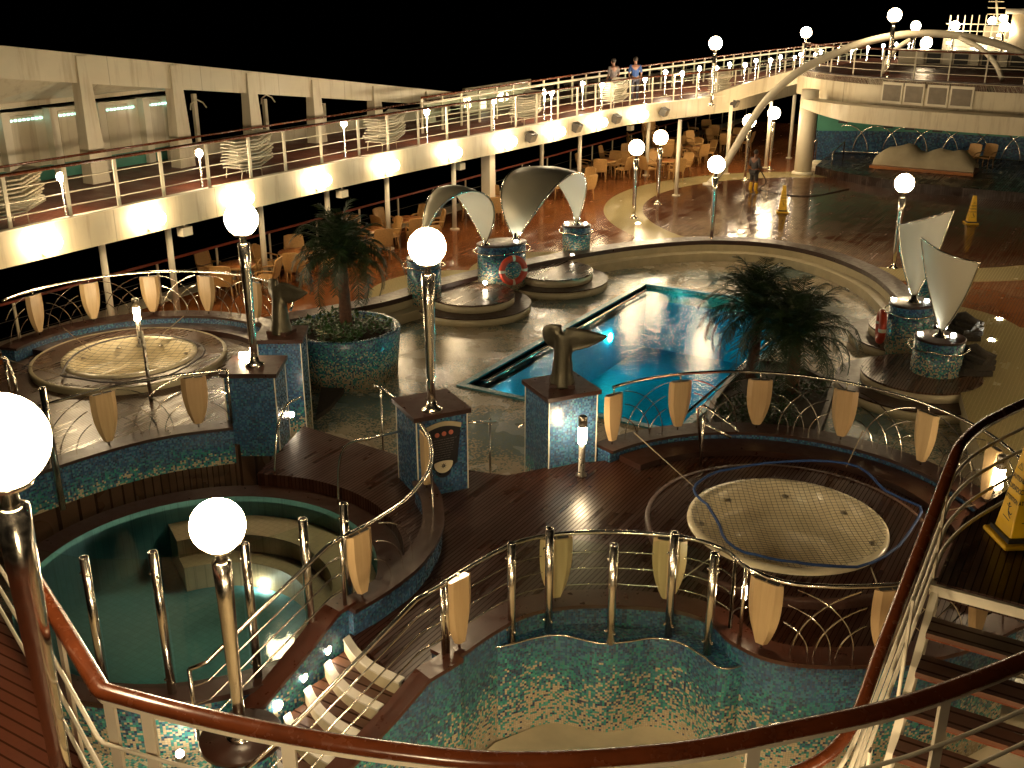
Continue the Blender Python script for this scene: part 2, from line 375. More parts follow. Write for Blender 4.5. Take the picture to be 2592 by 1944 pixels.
    def strip(s, A, B, za0, za1, zb0=None, zb1=None, closed=False, mi=0):
        """solid band between polylines A and B (xy), bottom za0/top za1 at A, zb0/zb1 at B (numbers or lists)"""
        zb0 = za0 if zb0 is None else zb0; zb1 = za1 if zb1 is None else zb1; n = len(A)
        g = lambda z, i: z[i] if isinstance(z, (list, tuple)) else z
        vs = []; u = [0]
        for i in range(n):
            vs += [Vector((A[i][0], A[i][1], g(za0, i))), Vector((A[i][0], A[i][1], g(za1, i))), Vector((B[i][0], B[i][1], g(zb1, i))), Vector((B[i][0], B[i][1], g(zb0, i)))]
            if i: u.append(u[-1] + math.hypot(A[i][0]-A[i-1][0], A[i][1]-A[i-1][1]))
        fs = []; uvs = []
        m_ = n if closed else n-1
        for i in range(m_):
            j = (i+1) % n; a, b_ = 4*i, 4*j; ui, uj = u[i], (u[j] if j else u[-1]+.3)
            for k in range(4):
                k2 = (k+1) % 4
                fs.append((a+k, a+k2, b_+k2, b_+k))
                if k in (0, 2): uvs.append([(ui, vs[a+k].z), (ui, vs[a+k2].z), (uj, vs[b_+k2].z), (uj, vs[b_+k].z)])
                else: uvs.append(None)
        if not closed: fs += [(3, 2, 1, 0), tuple(4*(n-1)+k for k in range(4))]; uvs += [None, None]
        return s.add(vs, fs, False, uvs, mi)
    def sheet(s, rows, closed=False, mi=0, smooth=True):
        n = len(rows[0]); vs = [V(p) for r in rows for p in r]; fs = []
        for i in range(len(rows)-1):
            for k in range(n-(0 if closed else 1)):
                fs.append((i*n+k, i*n+(k+1) % n, (i+1)*n+(k+1) % n, (i+1)*n+k))
        return s.add(vs, fs, smooth, mi=mi)
    def build(s, name, mats, parent=None, loc=None, mods=None, keep=False):
        if not isinstance(mats, (list, tuple)): mats = [mats]
        if parent is not None and loc is None: org = V(parent.get('_o', (0, 0, 0)))
        elif loc is not None: org = V(loc)
        elif keep: org = Vector((0, 0, 0))
        else:
            xs = [v.x for v in s.v]; ys = [v.y for v in s.v]; org = Vector(((min(xs)+max(xs))/2, (min(ys)+max(ys))/2, min(v.z for v in s.v)))
        me = bpy.data.meshes.new(name)
        me.from_pydata([tuple(v-org) for v in s.v], [], s.f)
        for m_ in mats: me.materials.append(m_)
        me.polygons.foreach_set('use_smooth', s.sm); me.polygons.foreach_set('material_index', s.mi)
        ul = me.uv_layers.new(name='UVMap')
        for pl, uv in zip(me.polygons, s.uv):
            if uv is None:
                nn = pl.normal
                if abs(nn.z) > .7: uv = [(s.v[i].x, s.v[i].y) for i in pl.vertices]
                else:
                    t = Vector((-nn.y, nn.x, 0)).normalized(); uv = [(s.v[i].dot(t), s.v[i].z) for i in pl.vertices]
            for li, q in zip(pl.loop_indices, uv): ul.data[li].uv = q
        me.update(); me.validate()
        o = bpy.data.objects.new(name, me); scn.collection.objects.link(o)
        if parent is not None: o.parent = parent; o['_o'] = tuple(org)
        else: o.location = org; o['_o'] = tuple(org)
        return o
def tag(o, label=None, cat=None, group=None, kind=None):
    if label: o['label'] = label
    if cat: o['category'] = cat
    if group: o['group'] = group
    if kind: o['kind'] = kind
    return o
def thing(name, label, cat, loc=(0, 0, 0), group=None, rz=0):
    o = bpy.data.objects.new(name, None); scn.collection.objects.link(o); o.empty_display_size = .2
    o.location = V(loc); o['_o'] = tuple(V(loc)); o.rotation_euler = (0, 0, rz)
    return tag(o, label, cat, group)
def kids(o): return [c for c in ALLO() if c.parent == o]
def ALLO(): return list(scn.collection.objects)
def copy_tree(root, kidmap, loc, rz=0, label=None, group=None, scale=None):
    r = root.copy(); scn.collection.objects.link(r); r.location = V(loc); r.rotation_euler = (0, 0, rz)
    if scale: r.scale = (scale,)*3
    if label: r['label'] = label
    if group: r['group'] = group
    for ch, subs in kidmap:
        c = ch.copy(); scn.collection.objects.link(c); c.parent = r
        for g in subs:
            d = g.copy(); scn.collection.objects.link(d); d.parent = c
    return r
def kmap(root):
    al = ALLO()
    ch = [c for c in al if c.parent == root]
    return [(c, [g for g in al if g.parent == c]) for c in ch]
def struct(o): return tag(o, kind='structure')
def smooth_path(pts, n=6, closed=False):
    P = [V(p) for p in pts]; out = []; m_ = len(P)
    for i in range(m_ if closed else m_-1):
        p0 = P[(i-1) % m_] if closed or i > 0 else P[0]*2-P[1]
        p1 = P[i]; p2 = P[(i+1) % m_]; p3 = P[(i+2) % m_] if closed or i+2 < m_ else P[-1]*2-P[-2]
        for k in range(n):
            t = k/n
            out.append(.5*((2*p1)+(p2-p0)*t+(2*p0-5*p1+4*p2-p3)*t*t+(3*p1-p0-3*p2+p3)*t**3))
    if not closed: out.append(P[-1])
    return out
def offset(path, d, closed=False):
    out = []; m_ = len(path)
    for i in range(m_):
        a = V(path[i-1] if (i or closed) else path[0]); b_ = V(path[(i+1) % m_] if (i < m_-1 or closed) else path[-1])
        t = (b_-a); t.z = 0; t.normalize(); out.append((path[i][0]-t.y*d, path[i][1]+t.x*d))
    return out
def arc(cx, cy_, r, a0, a1, n=24): return [(cx+r*math.cos(rad(a0+(a1-a0)*i/n)), cy_+r*math.sin(rad(a0+(a1-a0)*i/n))) for i in range(n+1)]
def resample(path, step):
    P = [V(p) for p in path]; L = [0]
    for i in range(1, len(P)): L.append(L[-1]+(P[i]-P[i-1]).length)
    def f(s_):
        s_ = max(0, min(L[-1], s_))
        for i in range(1, len(P)):
            if L[i] >= s_:
                k = (s_-L[i-1])/max(1e-9, L[i]-L[i-1]); return P[i-1].lerp(P[i], k)
        return P[-1]
    return f, L[-1]
ORD = ['first', 'second', 'third', 'fourth', 'fifth', 'sixth', 'seventh', 'eighth', 'ninth', 'tenth', 'eleventh', 'twelfth', 'thirteenth', 'fourteenth', 'fifteenth', 'sixteenth', 'seventeenth', 'eighteenth', 'nineteenth', 'twentieth'] + ['twenty-'+x for x in ('first', 'second', 'third', 'fourth', 'fifth', 'sixth', 'seventh', 'eighth', 'ninth')] + ['thirtieth'] + ['thirty-'+x for x in ('first', 'second', 'third', 'fourth', 'fifth', 'sixth', 'seventh', 'eighth', 'ninth')]

def cut(o, c, r, z0, z1):
    k = MB().lathe((c[0], c[1], 0), [(r, z0), (r, z1)], 64, False).build('cutter', M_DARK, keep=True)
    m_ = o.modifiers.new('cut', 'BOOLEAN'); m_.operation = 'DIFFERENCE'; m_.object = k; m_.solver = 'EXACT'
    bpy.context.view_layer.update()
    me = bpy.data.meshes.new_from_object(o.evaluated_get(bpy.context.evaluated_depsgraph_get()))
    o.modifiers.clear(); o.data = me; bpy.data.objects.remove(k)
# ================================================================ STRUCTURE
struct(MB().box((0, 400, -19), (3000, 3000, .5)).build('sea', M_SEA))
PX0, PX1, PY0, PY1 = -11.65, -6.85, 17.5, 26.85   # pool
Z0 = -.45
# sunken floor round the pool (a frame of slabs round the pool opening)
b = MB()
for x0, x1, y0, y1 in ((-19, PX0, 12.6, 33), (PX1, 1.5, 12.6, 33), (PX0, PX1, 12.6, PY0), (PX0, PX1, PY1, 33)):
    b.box(((x0+x1)/2, (y0+y1)/2, Z0-.2), (x1-x0, y1-y0, .4))
struct(b.build('pool_surround_floor', M_SURR))
# pool basin
b = MB()
b.strip([(PX0, PY0), (PX1, PY0), (PX1, PY1), (PX0, PY1)], [(PX0-.15, PY0-.15), (PX1+.15, PY0-.15), (PX1+.15, PY1+.15), (PX0-.15, PY1+.15)], -2.3, Z0-.402, closed=True)
b.box(((PX0+PX1)/2, (PY0+PY1)/2, -2.35), (PX1-PX0+.3, PY1-PY0+.3, .1))
pool = thing('swimming_pool', 'rectangular swimming pool with lit turquoise water in the middle of the sunken mosaic floor', 'swimming pool', ((PX0+PX1)/2, (PY0+PY1)/2, -2.4))
b.build('basin', M_PT, pool)
b = MB()
nx, ny = 2, 2
b.add([(PX0-.02, PY0-.02, Z0-.07), (PX1+.02, PY0-.02, Z0-.07), (PX1+.02, PY1+.02, Z0-.07), (PX0-.02, PY1+.02, Z0-.07)], [(0, 1, 2, 3)])
b.build('water', M_WATER, pool)
b = MB(); q = .16
b.strip([(PX0, PY0), (PX1, PY0), (PX1, PY1), (PX0, PY1)], [(PX0-q, PY0-q), (PX1+q, PY0-q), (PX1+q, PY1+q), (PX0-q, PY1+q)], Z0-.40, Z0+.035, closed=True)
b.build('rim', simple('pool_rim_tile', (.05, .24, .30), .3, nz=.3), pool)
for k, (x, y) in enumerate(((PX0+.03, 19.0), (PX0+.03, 24.5), (PX1-.03, 20.5), (PX1-.03, 24.5))):
    s = 1 if x < -9 else -1
    MB().lathe((0, 0, 0), [(.0, .03), (.11, .03), (.13, 0), (0, 0)], 14).build('underwater_lamp', emit('lit_underwater_%d' % k, (.20, 1, .88), 150 if k < 2 else 300), pool, loc=(0, 0, 0))
    o = scn.collection.objects[-1]; o.location = Vector((x, y, -1.35)) - V(pool['_o']); o.rotation_euler = (0, s*PI/2, 0)
# hand rails along the pool's two long sides
for (x, lab) in ((PX0+.22, 'long low steel grab rail along the left side of the pool'), (PX1-.16, 'long low steel grab rail along the right side of the pool')):
    t = thing('grab_rail', lab, 'handrail', (x, 22, Z0), 'steel rails along the pool edges')
    MB().tube([(x, PY0+.4, Z0+.0), (x, PY1-.5, Z0+.0)], .03, 8).build('rail', M_CHROME, t)
    for y in (18, 20, 22, 24, 26): MB().tube([(x, y, Z0-.02), (x+(-.22 if x < -9 else .16), y, Z0-.06)], .02, 6).build('bracket', M_CHROME, t)

# rim of the well: U-shaped curve
rimp = [(-17.6, 15.6), (-16.9, 17.6), (-16.34, 18.8), (-15.75, 20.3), (-15.5, 22.0), (-15.0, 24.0), (-14.35, 25.9), (-13.6, 27.7), (-12.54, 29.45), (-11.2, 30.75), (-9.5, 31.3), (-7.7, 30.75), (-6.0, 29.2), (-4.9, 27.3), (-4.1, 25.7), (-3.3, 24.0), (-2.55, 22.0), (-2.1, 20.3), (-1.6, 18.6), (-.9, 16.6), (-.2, 14.5)]
rim = [(p.x, p.y) for p in smooth_path(rimp, 5)]
ang = [(-30, 8), (-30, 70), (10, 70), (10, 8)]
def outerpt(i, n):
    f = i/(n-1)
    if f < .33: return (-20.9, 15.6 + (62-15.6)*f/.33)
    if f < .66: return (-20.9 + (6+20.9)*(f-.33)/.33, 62)
    return (6, 62 - (62-13)*(f-.66)/.34)
outp = [outerpt(i, len(rim)) for i in range(len(rim))]
b = MB(); b.strip(outp, rim, -.3, 0.0)
b.prism([(-20.9, 3), (-20.9, 15.6), (-17.6, 15.6), (-17.6, 3)], -.301, -.001)
struct(b.build('outer_deck', M_OUT))
# dark coping + cream risers following the rim
rim_all = rim; rim = rim[:73]
cop_o = offset(rim, .55)
struct(MB().strip(rim, cop_o, .004, .13).build('rim_coping', M_COPE))
st1 = offset(rim, -.32); st0 = offset(rim, -.004)
struct(MB().strip(offset(rim_all, -.004), offset(rim_all, .1), Z0-.01, -.003).build('rim_riser', M_CREAM))
struct(MB().strip(st1, st0, Z0-.008, -.20).build('rim_step', M_CREAM))
# white waterway along ship's side beyond outer rail + hull edge
struct(MB().box((-21.25, 33, -.2), (.7, 60, .42)).build('deck_edge_gutter', M_GREYW))
struct(MB().box((-21.9, 33, -3), (.6, 62, 5.4)).build('hull_side', M_DARK))

# lower cream floor (bottom of the frame)
struct(MB().box((-4, 6.5, -1.15), (22, 13, .3)).build('lower_floor', M_LOWFL))

# ---- raised middle deck, z = .5
tubR = (-3.54, 12.85); RT = 3.13
tubL = (-16.1, 12.8)
front = smooth_path([(-5.62, 7.9), (-5.52, 8.6), (-5.32, 9.22), (-4.75, 9.76), (-3.88, 10.16), (-3.32, 10.16), (-2.92, 9.90), (-2.4, 9.85), (-1.65, 10.25), (-.9, 10.95), (-.35, 11.9)], 6)
front = [(p.x, p.y) for p in front]
backR = arc(tubR[0], tubR[1], RT, -18, 163, 36)
spaC = (-9.7, 8.2); SR = 2.3
spaedge = arc(spaC[0], spaC[1], SR+.36, 8, 118, 22)
poly = front + backR + [(-7.05, 13.3), (-7.6, 12.5), (-8.9, 12.2)] + [(-11.6, 12.35)] + spaedge[::-1] + [(-6.98, 7.9), (-6.45, 7.72), (-5.9, 7.55)]
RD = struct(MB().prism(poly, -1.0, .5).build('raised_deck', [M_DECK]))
# left tub deck
backL = arc(tubL[0], tubL[1], 2.95, 15, 200, 36)
frontL = smooth_path([(-13.35, 6.6), (-13.25, 8.2), (-13.0, 9.45), (-12.6, 10.35), (-11.98, 11.1)], 6); frontL = [(p.x, p.y) for p in frontL]
polyL = frontL + [(-12.2, 12.6)] + backL + [(-19.2, 6.6)]
RDL = struct(MB().prism(polyL, -1.0, .499).build('raised_deck_left', M_TUB))
# spa surround floor between the spa wall and stair (z .3)
SPL = struct(MB().prism([(-13.2, 4.4), (-13.2, 11.2), (-11.4, 11.9), (-8, 11.7), (-7.3, 9.5), (-7.0, 7.6), (-7.15, 6.9), (-7.9, 5.6)], -.98, -.42).build('spa_plinth', M_MOS_ST))

# ---- right tub: coping wall, blue band, bench
def coping_wall(name, path, zt, zb, w, matw, label, wallt=.3, closed=False):
    t = thing(name, label, 'low wall', (path[0][0], path[0][1], zb))
    a = offset(path, -wallt/2, closed); c = offset(path, wallt/2, closed)
    MB().strip(a, c, zb, zt-.05, closed=closed).build('wall', matw, t)
    a = offset(path, -w/2, closed); c = offset(path, w/2, closed)
    MB().strip(a, c, zt-.05, zt, closed=closed).build('coping', M_COPE, t)
    return t
coping_wall('curved_wall', arc(tubR[0], tubR[1], RT+.05, 163, -14, 40), .72, -.5, .42, M_MOS_B, 'curved low wall with blue mosaic and dark coping behind the netted hot tub')
coping_wall('curved_wall', arc(tubL[0], tubL[1], 2.95, 200, 30, 40), .80, -.2, .42, M_MOS_B, 'curved low wall with blue mosaic and dark coping behind the hot tub at far left')
t = coping_wall('curved_wall', frontL, .93, .28, .36, M_MOS_W, 'concave low wall of blue mosaic fading to cream above the spa pool edge')
struct(MB().strip(arc(tubR[0], tubR[1], RT-.15, 160, -10, 40), arc(tubR[0], tubR[1], RT-.62, 160, -10, 40), .502, .60).build('bench_step', M_COPE))
struct(MB().strip(arc(tubL[0], tubL[1], 2.8, 190, 40, 40), arc(tubL[0], tubL[1], 2.35, 190, 40, 40), .502, .62).build('bench_step', M_COPE))
# front basin wall (coping on top, blue mosaic, then ledge with wave edge, gradient mosaic down to the cream floor)
t = thing('basin_wall', 'long wavy wall of blue to cream mosaic dropping to the cream basin floor', 'mosaic wall', (-3.5, 9.8, -1))
MB().strip(offset(front, -.06), offset(front, .18), -1.0, .67).build('wall', M_MOS_BAS, t)
MB().strip(offset(front, -.14), offset(front, .20), .67, .72).build('coping', M_COPE2, t)
wave = smooth_path([(-5.72, 8.50), (-5.38, 8.82), (-5.12, 9.18), (-4.88, 9.36), (-4.45, 9.44), (-4.2, 9.62), (-3.95, 9.86), (-3.65, 9.93), (-3.36, 9.84), (-3.05, 9.72), (-2.80, 9.98)], 6)
wave = [(p.x, p.y-.05) for p in wave]
MB().strip(wave, [(p[0]+.12, p[1]+.42) for p in wave], -1.0, .41).build('wave_ledge', M_MOS_BAS, t)
MB().tube([(p[0], p[1]-.004, .415) for p in wave], .012, 6).build('edge_trim', M_CHROME, t)
for (u, v) in ((1387, 1622), (1687, 1635)):
    p = at(u, v, .2); MB().sphere((p.x, p.y-.0, .2), .075, 14, 8, (1, .5, 1)).build('jet', M_COPE, t)
# bench line in basin
bl = smooth_path([(-5.5, 7.6), (-5.0, 8.45), (-4.5, 8.6), (-4.0, 9.0), (-3.3, 9.15), (-2.6, 8.9), (-1.6, 9.4), (-.8, 10.2)], 6)
struct(MB().strip([(p.x, p.y) for p in bl], [(p.x+.1, p.y+1.0) for p in bl], -1.0, -.86).build('basin_bench', M_LOWFL))
MB()
t = thing('floor_drain', 'small square grey drain plate on the cream basin floor', 'drain', at(1415, 1880, -.99))
p = at(1415, 1880, -1); MB().box((p.x, p.y, -.985), (.2, .2, .03)).build('plate', M_STEELD, t); MB().box((p.x, p.y, -.967), (.13, .13, .012)).build('grate', M_BLACK, t)

# ---- tubs
def hot_tub(c, R, label, z=.5):
    t = thing('hot_tub', label, 'hot tub', (c[0], c[1], z))
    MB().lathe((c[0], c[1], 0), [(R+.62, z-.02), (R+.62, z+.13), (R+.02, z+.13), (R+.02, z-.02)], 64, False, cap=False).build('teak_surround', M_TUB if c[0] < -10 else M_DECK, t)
    MB().lathe((c[0], c[1], 0), [(R+.625, z-.01), (R+.645, z+.10), (R+.635, z+.138), (R+.57, z+.1365)], 64, cap=False).build('edge_band', M_CREAM if c[0] < -10 else M_DARKEDGE, t)
    pr = [(R+.06, z+.12), (R+.05, z+.17), (R-.06, z+.175), (R-.10, z+.12), (R-.15, z-.18), (R-.20, z-.30), (R-.46, z-.33), (R-.52, z-.40), (R-.60, z-.86), (R-.70, z-.93), (0, z-.94)]  # shell
    MB().lathe((c[0], c[1], 0), pr, 64, cap=False).build('shell', M_TUBC, t)
    for k in range(8):
        a = 2*PI*k/8+.3
        MB().lathe((c[0]+(R-.14)*math.cos(a), c[1]+(R-.14)*math.sin(a), z-.02), [(.0, .03), (.05, .02), (.055, 0)], 10).build('jet', M_STEELD, t)
    for (dx, dy) in ((-.12, .12), (.25, .08)):
        MB().lathe((c[0]+dx, c[1]+dy, z-.942), [(.06, 0), (.06, .02), (0, .03)], 12).build('drain', M_STEELD, t)
    return t
cR = at(1990, 1328, .62); cL = (-16.78, 13.05)
cut(RD, (cR.x, cR.y), 1.30, -.7, 1); cut(RDL, cL, 1.24, -.7, 1); cut(SPL, spaC, SR+.02, -.95, 1)
tR = hot_tub((cR.x, cR.y), 1.30, 'round cream hot tub with a net stretched over it on the dark teak deck')
tL = hot_tub(cL, 1.24, 'round cream hot tub without water in the raised teak platform at far left')
# nets with ropes
def net(c, R, z, label, corners, ropes, cell=.075, cord=.0032):
    t = thing('safety_net', label, 'net', (c[0], c[1], z))
    b = MB(); n = int(R/cell)
    def zz(x, y): r = math.hypot(x, y)/R; return z - .13*(1-r*r) + .015*math.sin(9*x+5*y)
    for fam in (0, 1):
        for i in range(-n, n+1):
            q = i*cell*1.0; L = math.sqrt(max(0, R*R-q*q))
            if L < .1: continue
            pts = []
            for k in range(11):
                s_ = -L + 2*L*k/10; x, y = ((q, s_) if fam else (s_, q))
                a = .5; X_ = x*math.cos(a)-y*math.sin(a); Y_ = x*math.sin(a)+y*math.cos(a)
                pts.append((c[0]+X_, c[1]+Y_, zz(X_, Y_)))
            b.tube(pts, cord, 3, False)
    b.build('mesh', M_NET, t)
    pts = smooth_path([(p[0], p[1], z+.03) for p in corners], 5, True)
    MB().tube([(p.x+.012*math.sin(i*1.7), p.y+.012*math.cos(i*2.3), p.z+.01*math.sin(i)) for i, p in enumerate(pts)], .02, 6, closed=True).build('border_rope', M_BROPE if c[0] > -10 else M_NET, t)
    for a, d in ropes: MB().tube([a, d], .009, 5).build('guy_rope', M_ROPE, t)
    return t
zz_ = .70
crn = [at(1760, 1235, zz_), at(1890, 1185, zz_), at(2145, 1180, zz_), at(2240, 1250, zz_), at(2330, 1305, zz_), at(2205, 1435, zz_), at(2010, 1430, zz_), at(1860, 1395, zz_), at(1800, 1300, zz_)]
nt_ = net((cR.x, cR.y), 1.30, .72, 'blue-edged safety net laced over the right hot tub', crn,
    [(at(1760, 1235, .72), at(1605, 1095, .95)), (at(2142, 1182, .72), at(2185, 1090, .95)), (at(2340, 1303, .72), at(2470, 1278, 1.0)), (at(2205, 1437, .72), at(2235, 1520, .85)), (at(1835, 1385, .72), at(1680, 1500, .8))])
net(cL, 1.28, .70, 'dark safety net hung slackly over the far left hot tub', [at(160, 950, .66), at(225, 885, .66), at(400, 855, .66), at(520, 895, .66), at(380, 975, .66), at(190, 965, .66)],
    [(at(0, 905, .9), at(170, 955, .66)), (at(160, 830, 1.0), at(230, 887, .66)), (at(585, 888, .9), at(510, 900, .66)), (at(465, 800, 1.0), at(395, 860, .66))], cell=.16)

# ---- spa pool (teal)
t = thing('spa_pool', 'round teal spa pool with dark coping and cream underwater bench at lower left', 'spa pool', (spaC[0], spaC[1], -.9))
SZ = .30
full = arc(spaC[0], spaC[1], SR, 0, 360, 64)[:-1]
MB().strip(full, offset(full, -.36, True), SZ-.07, SZ, closed=True).build('coping', M_COPE, t)
MB().strip(full, offset(full, -.32, True), -1.0, SZ-.071, closed=True).build('wall', M_MOS_ST, t)
MB().lathe((spaC[0], spaC[1], 0), [(SR-.004, SZ-.004), (SR-.005, -.7), (0, -.71)], 64, cap=False).build('basin', M_ST, t)
MB().strip(arc(spaC[0], spaC[1], SR-.02, -10, 150, 40), arc(spaC[0], spaC[1], SR-.62, -10, 150, 40), -.69, -.02).build('bench', M_SB, t)
MB().strip(arc(spaC[0], spaC[1], SR-.62, -10, 150, 40), arc(spaC[0], spaC[1], SR-.95, -10, 150, 40), -.69, -.3).build('step', M_SB, t)
MB().lathe((spaC[0], spaC[1], 0), [(SR-.006, SZ-.09), (0, SZ-.089)], 64, cap=False).build('water', M_SPAW, t)
for (u, v) in ((688, 1430), (665, 1478)):
    p = at(u, v, -.6); MB().sphere((p.x, p.y, -.62), .035, 10, 6).build('underwater_lamp', M_COOL, t)

# ---- stairs from the raised deck down to the lower floor
t = thing('staircase', 'short teak staircase with white nosings descending between the spa and the basin', 'staircase', (-6.5, 7, -1))
nos = []
for i in range(9):
    L0 = Vector((-6.97 - .035*i, 7.82 - .315*i, 0)); R0 = Vector((-5.93 - .05*i, 7.50 - .315*i, 0))
    nos.append((L0, R0, .5 - .165*i))
for i in range(8):
    a, d, z = nos[i]; a2, d2, z2 = nos[i+1]
    back = MB()
    # riser + tread below nosing i; curved front edge
    def ed(A, B, s_=0): 
        return [(A.lerp(B, k/8).x + .09*math.sin(PI*k/8)*(-.35), A.lerp(B, k/8).y - .09*math.sin(PI*k/8) - s_) for k in range(9)]
    tr_b = ed(a, d, -.04); tr_f = ed(a2, d2)
    MB().strip(tr_b, tr_f, z2-.10, z2).build('tread', M_STAIR, t)
    MB().strip(ed(a, d, -.03), ed(a, d, .012), z2+.0, z-.012).build('riser', M_CREAM, t)
    MB().strip(ed(a, d, -.09), ed(a, d, .022), z-.012, z+.014).build('nosing', M_STRIP, t)
# left stair wall with sloping coping
lw = [(-6.98, 8.05), (-7.02, 7.80), (-7.10, 7.30), (-7.22, 6.75), (-7.42, 6.2)]
ztop = [.90, .88, .58, .24, -.02]
t = thing('stair_wall', 'sloping blue mosaic wall with brown coping and round lamps at the left of the stairs', 'mosaic wall', (-7.1, 7.2, -1))
MB().strip(lw, offset(lw, -.16), -1.0, [z-.05 for z in ztop]).build('wall', M_MOS_ST, t)
MB().strip(offset(lw, .03), offset(lw, -.24), [z-.05 for z in ztop], ztop).build('coping', M_COPE2, t)
for k, (u, v) in enumerate(((845, 1639), (794, 1704), (741, 1766))):
    # lamp on the wall face: intersect ray with wall plane approx
    i = k; p = Vector((-7.045-.06*k, 7.62-.36*k, .44-.17*k))
    q = MB().sphere((p.x+.0, p.y, p.z), .042, 14, 8, (.5, 1, 1)).build('step_lamp', M_SPOT, t)
    MB().tube([(p.x+.002+.036*0, p.y+.055*math.cos(a), p.z+.055*math.sin(a)) for a in [2*PI*j/14 for j in range(14)]], .009, 5, closed=True).build('lamp_ring', M_CHROME, t)
rw = [(-5.60, 8.0), (-5.72, 7.55), (-5.86, 7.15), (-6.05, 6.6), (-6.3, 5.9)]
zr = [.74, .72, .44, .12, -.25]
t = thing('stair_wall', 'sloping mosaic wall with brown coping at the right of the stairs', 'mosaic wall', (-5.9, 7, -1))
MB().strip(rw, offset(rw, .16), -1.0, [z-.05 for z in zr]).build('wall', M_MOS_BAS, t)
MB().strip(offset(rw, -.03), offset(rw, .22), [z-.05 for z in zr], zr).build('coping', M_COPE2, t)
# curved spa-side wall between stair and pedestal (coping at .88) 
cw = smooth_path([(-7.02, 7.95), (-6.95, 8.5), (-6.98, 9.2), (-7.25, 10.0), (-7.75, 10.7), (-8.2, 11.1)], 6); cw = [(p.x, p.y) for p in cw]
coping_wall('curved_wall', cw, .86, .2, .30, M_MOS_B, 'curved low mosaic wall with coping between the spa pool and the middle teak deck', .22)

# ================================================================ HELPERS FOR OBJECTS
def pr(p):
    q_ = V(p) - _C; d = q_.dot(_fw); return (1296 + F*q_.dot(_r)/d, 972 - F*q_.dot(_cu)/d)
def s_at_u(path, u, z):
    f, L = resample(path, 0); best = None
    for i in range(400):
        s_ = L*i/399; p = f(s_); e = abs(pr((p.x, p.y, z))[0]-u)
        if best is None or e < best[0]: best = (e, s_)
    return best[1]
def basis(path, s_):
    f, L = resample(path, 0); p = f(s_); t = f(min(L, s_+.05)) - f(max(0, s_-.05)); t.z = 0; t.normalize()
    return Vector((p.x, p.y, 0)), t, Vector((-t.y, t.x, 0))

# ---------------------------------------------------------------- globe lamps
def lamp_proto():
    t = thing('globe_lamp', 'x', 'lamp post')
    MB().sphere((0, 0, 2.42), .262, 24, 14).build('globe', M_GLOBE, t)
    MB().lathe((0, 0, 0), [(.05, 2.05), (.05, 2.14), (.13, 2.155), (.15, 2.19), (.13, 2.20), (0, 2.2)], 20).build('collar', M_CHROME, t)
    MB().lathe((0, 0, 0), [(.055, .02), (.062, .5), (.085, 1.6), (.096, 2.03), (.05, 2.05)], 20).build('pole', M_CHROME, t)
    MB().lathe((0, 0, 0), [(.16, 0), (.16, .015), (.13, .03), (.085, .06), (.06, .14), (.056, .14)], 24).build('base', M_CHROME, t)
    return t
LP = lamp_proto(); LK = kmap(LP); first = True
def lamp(loc, label, group=None, top=None):
    global first
    s_ = 1.0 if top is None else (top-loc[2])/2.42
    if first:
        LP.location = V(loc); LP['label'] = label
        if group: LP['group'] = group
        LP.scale = (1, 1, s_); first = False; o = LP; k = LK
        if abs(s_-1) > .01: o.scale = (1, 1, 1)
    else:
        o = copy_tree(LP, LK, loc, 0, label, group); o.scale = (1, 1, 1)
        if not group and 'group' in o: del o['group']
    return o
pC = at(1093, 1037, 1.81); pL = at(645, 923, 1.75)
lamp(pC, 'globe lamp standing on the central blue pedestal with the information board')
lamp(pL, 'globe lamp standing on the left blue pedestal beside the far hot tub')
lamp((-6.90, 6.08, .40), 'globe lamp rising from a round dark plinth beside the spa pool')
lamp((-4.98, 2.97, 2.90), 'largest globe lamp, cut by the left edge, on the near red deck')
G1 = 'globe lamps round the dance floor'
lamp(at(1604, 552, 0), 'globe lamp at the left edge of the dance floor nearest the rattan chairs', G1)
lamp(at(1664, 517, 0), 'globe lamp just behind the leftmost dance floor lamp, standing on the cream ring', G1)
lamp(at(1800, 612, 0), 'globe lamp behind the pool rim in line with the foot of the white arch', G1)
lamp(at(2261, 678, 0), 'globe lamp at the right of the dance floor behind the twin fan sails', G1)
lamp(at(1885, 458, 0), 'globe lamp overlapping the white arch tube behind the worker', G1)
lamp(at(1947, 430, 0), 'globe lamp near the white column at the far side of the dance floor', G1)
for k, (x, y) in enumerate(((-15.63, 41.77), (-15.4, 53.45))):
    lamp((x, y, 2.98), ('nearest' if k == 0 else 'second') + ' globe lamp standing on the upper walkway', 'globe lamps on the upper walkway')
lamp((-9.52, 44.9, 4.05), 'globe lamp on the bridge deck above the stage, left of the arch top')
for k, (u, v, d) in enumerate(((2318, 66, 58), (2417, 65, 62), (2345, 108, 50), (2512, 53, 70), (2540, 46, 74), (2543, 68, 60))):
    p = _C + ray(u, v)*d
    lamp((p.x, p.y, p.z-2.42), ['far globe lamp straight above the top of the white arch', 'far globe lamp above the right half of the white arch', 'bright low globe lamp inside the white arch', 'far globe lamp beside the mast at top right', 'highest far globe lamp next to the white funnel', 'lower far globe lamp next to the white funnel'][k], 'far globe lamps at the stern')

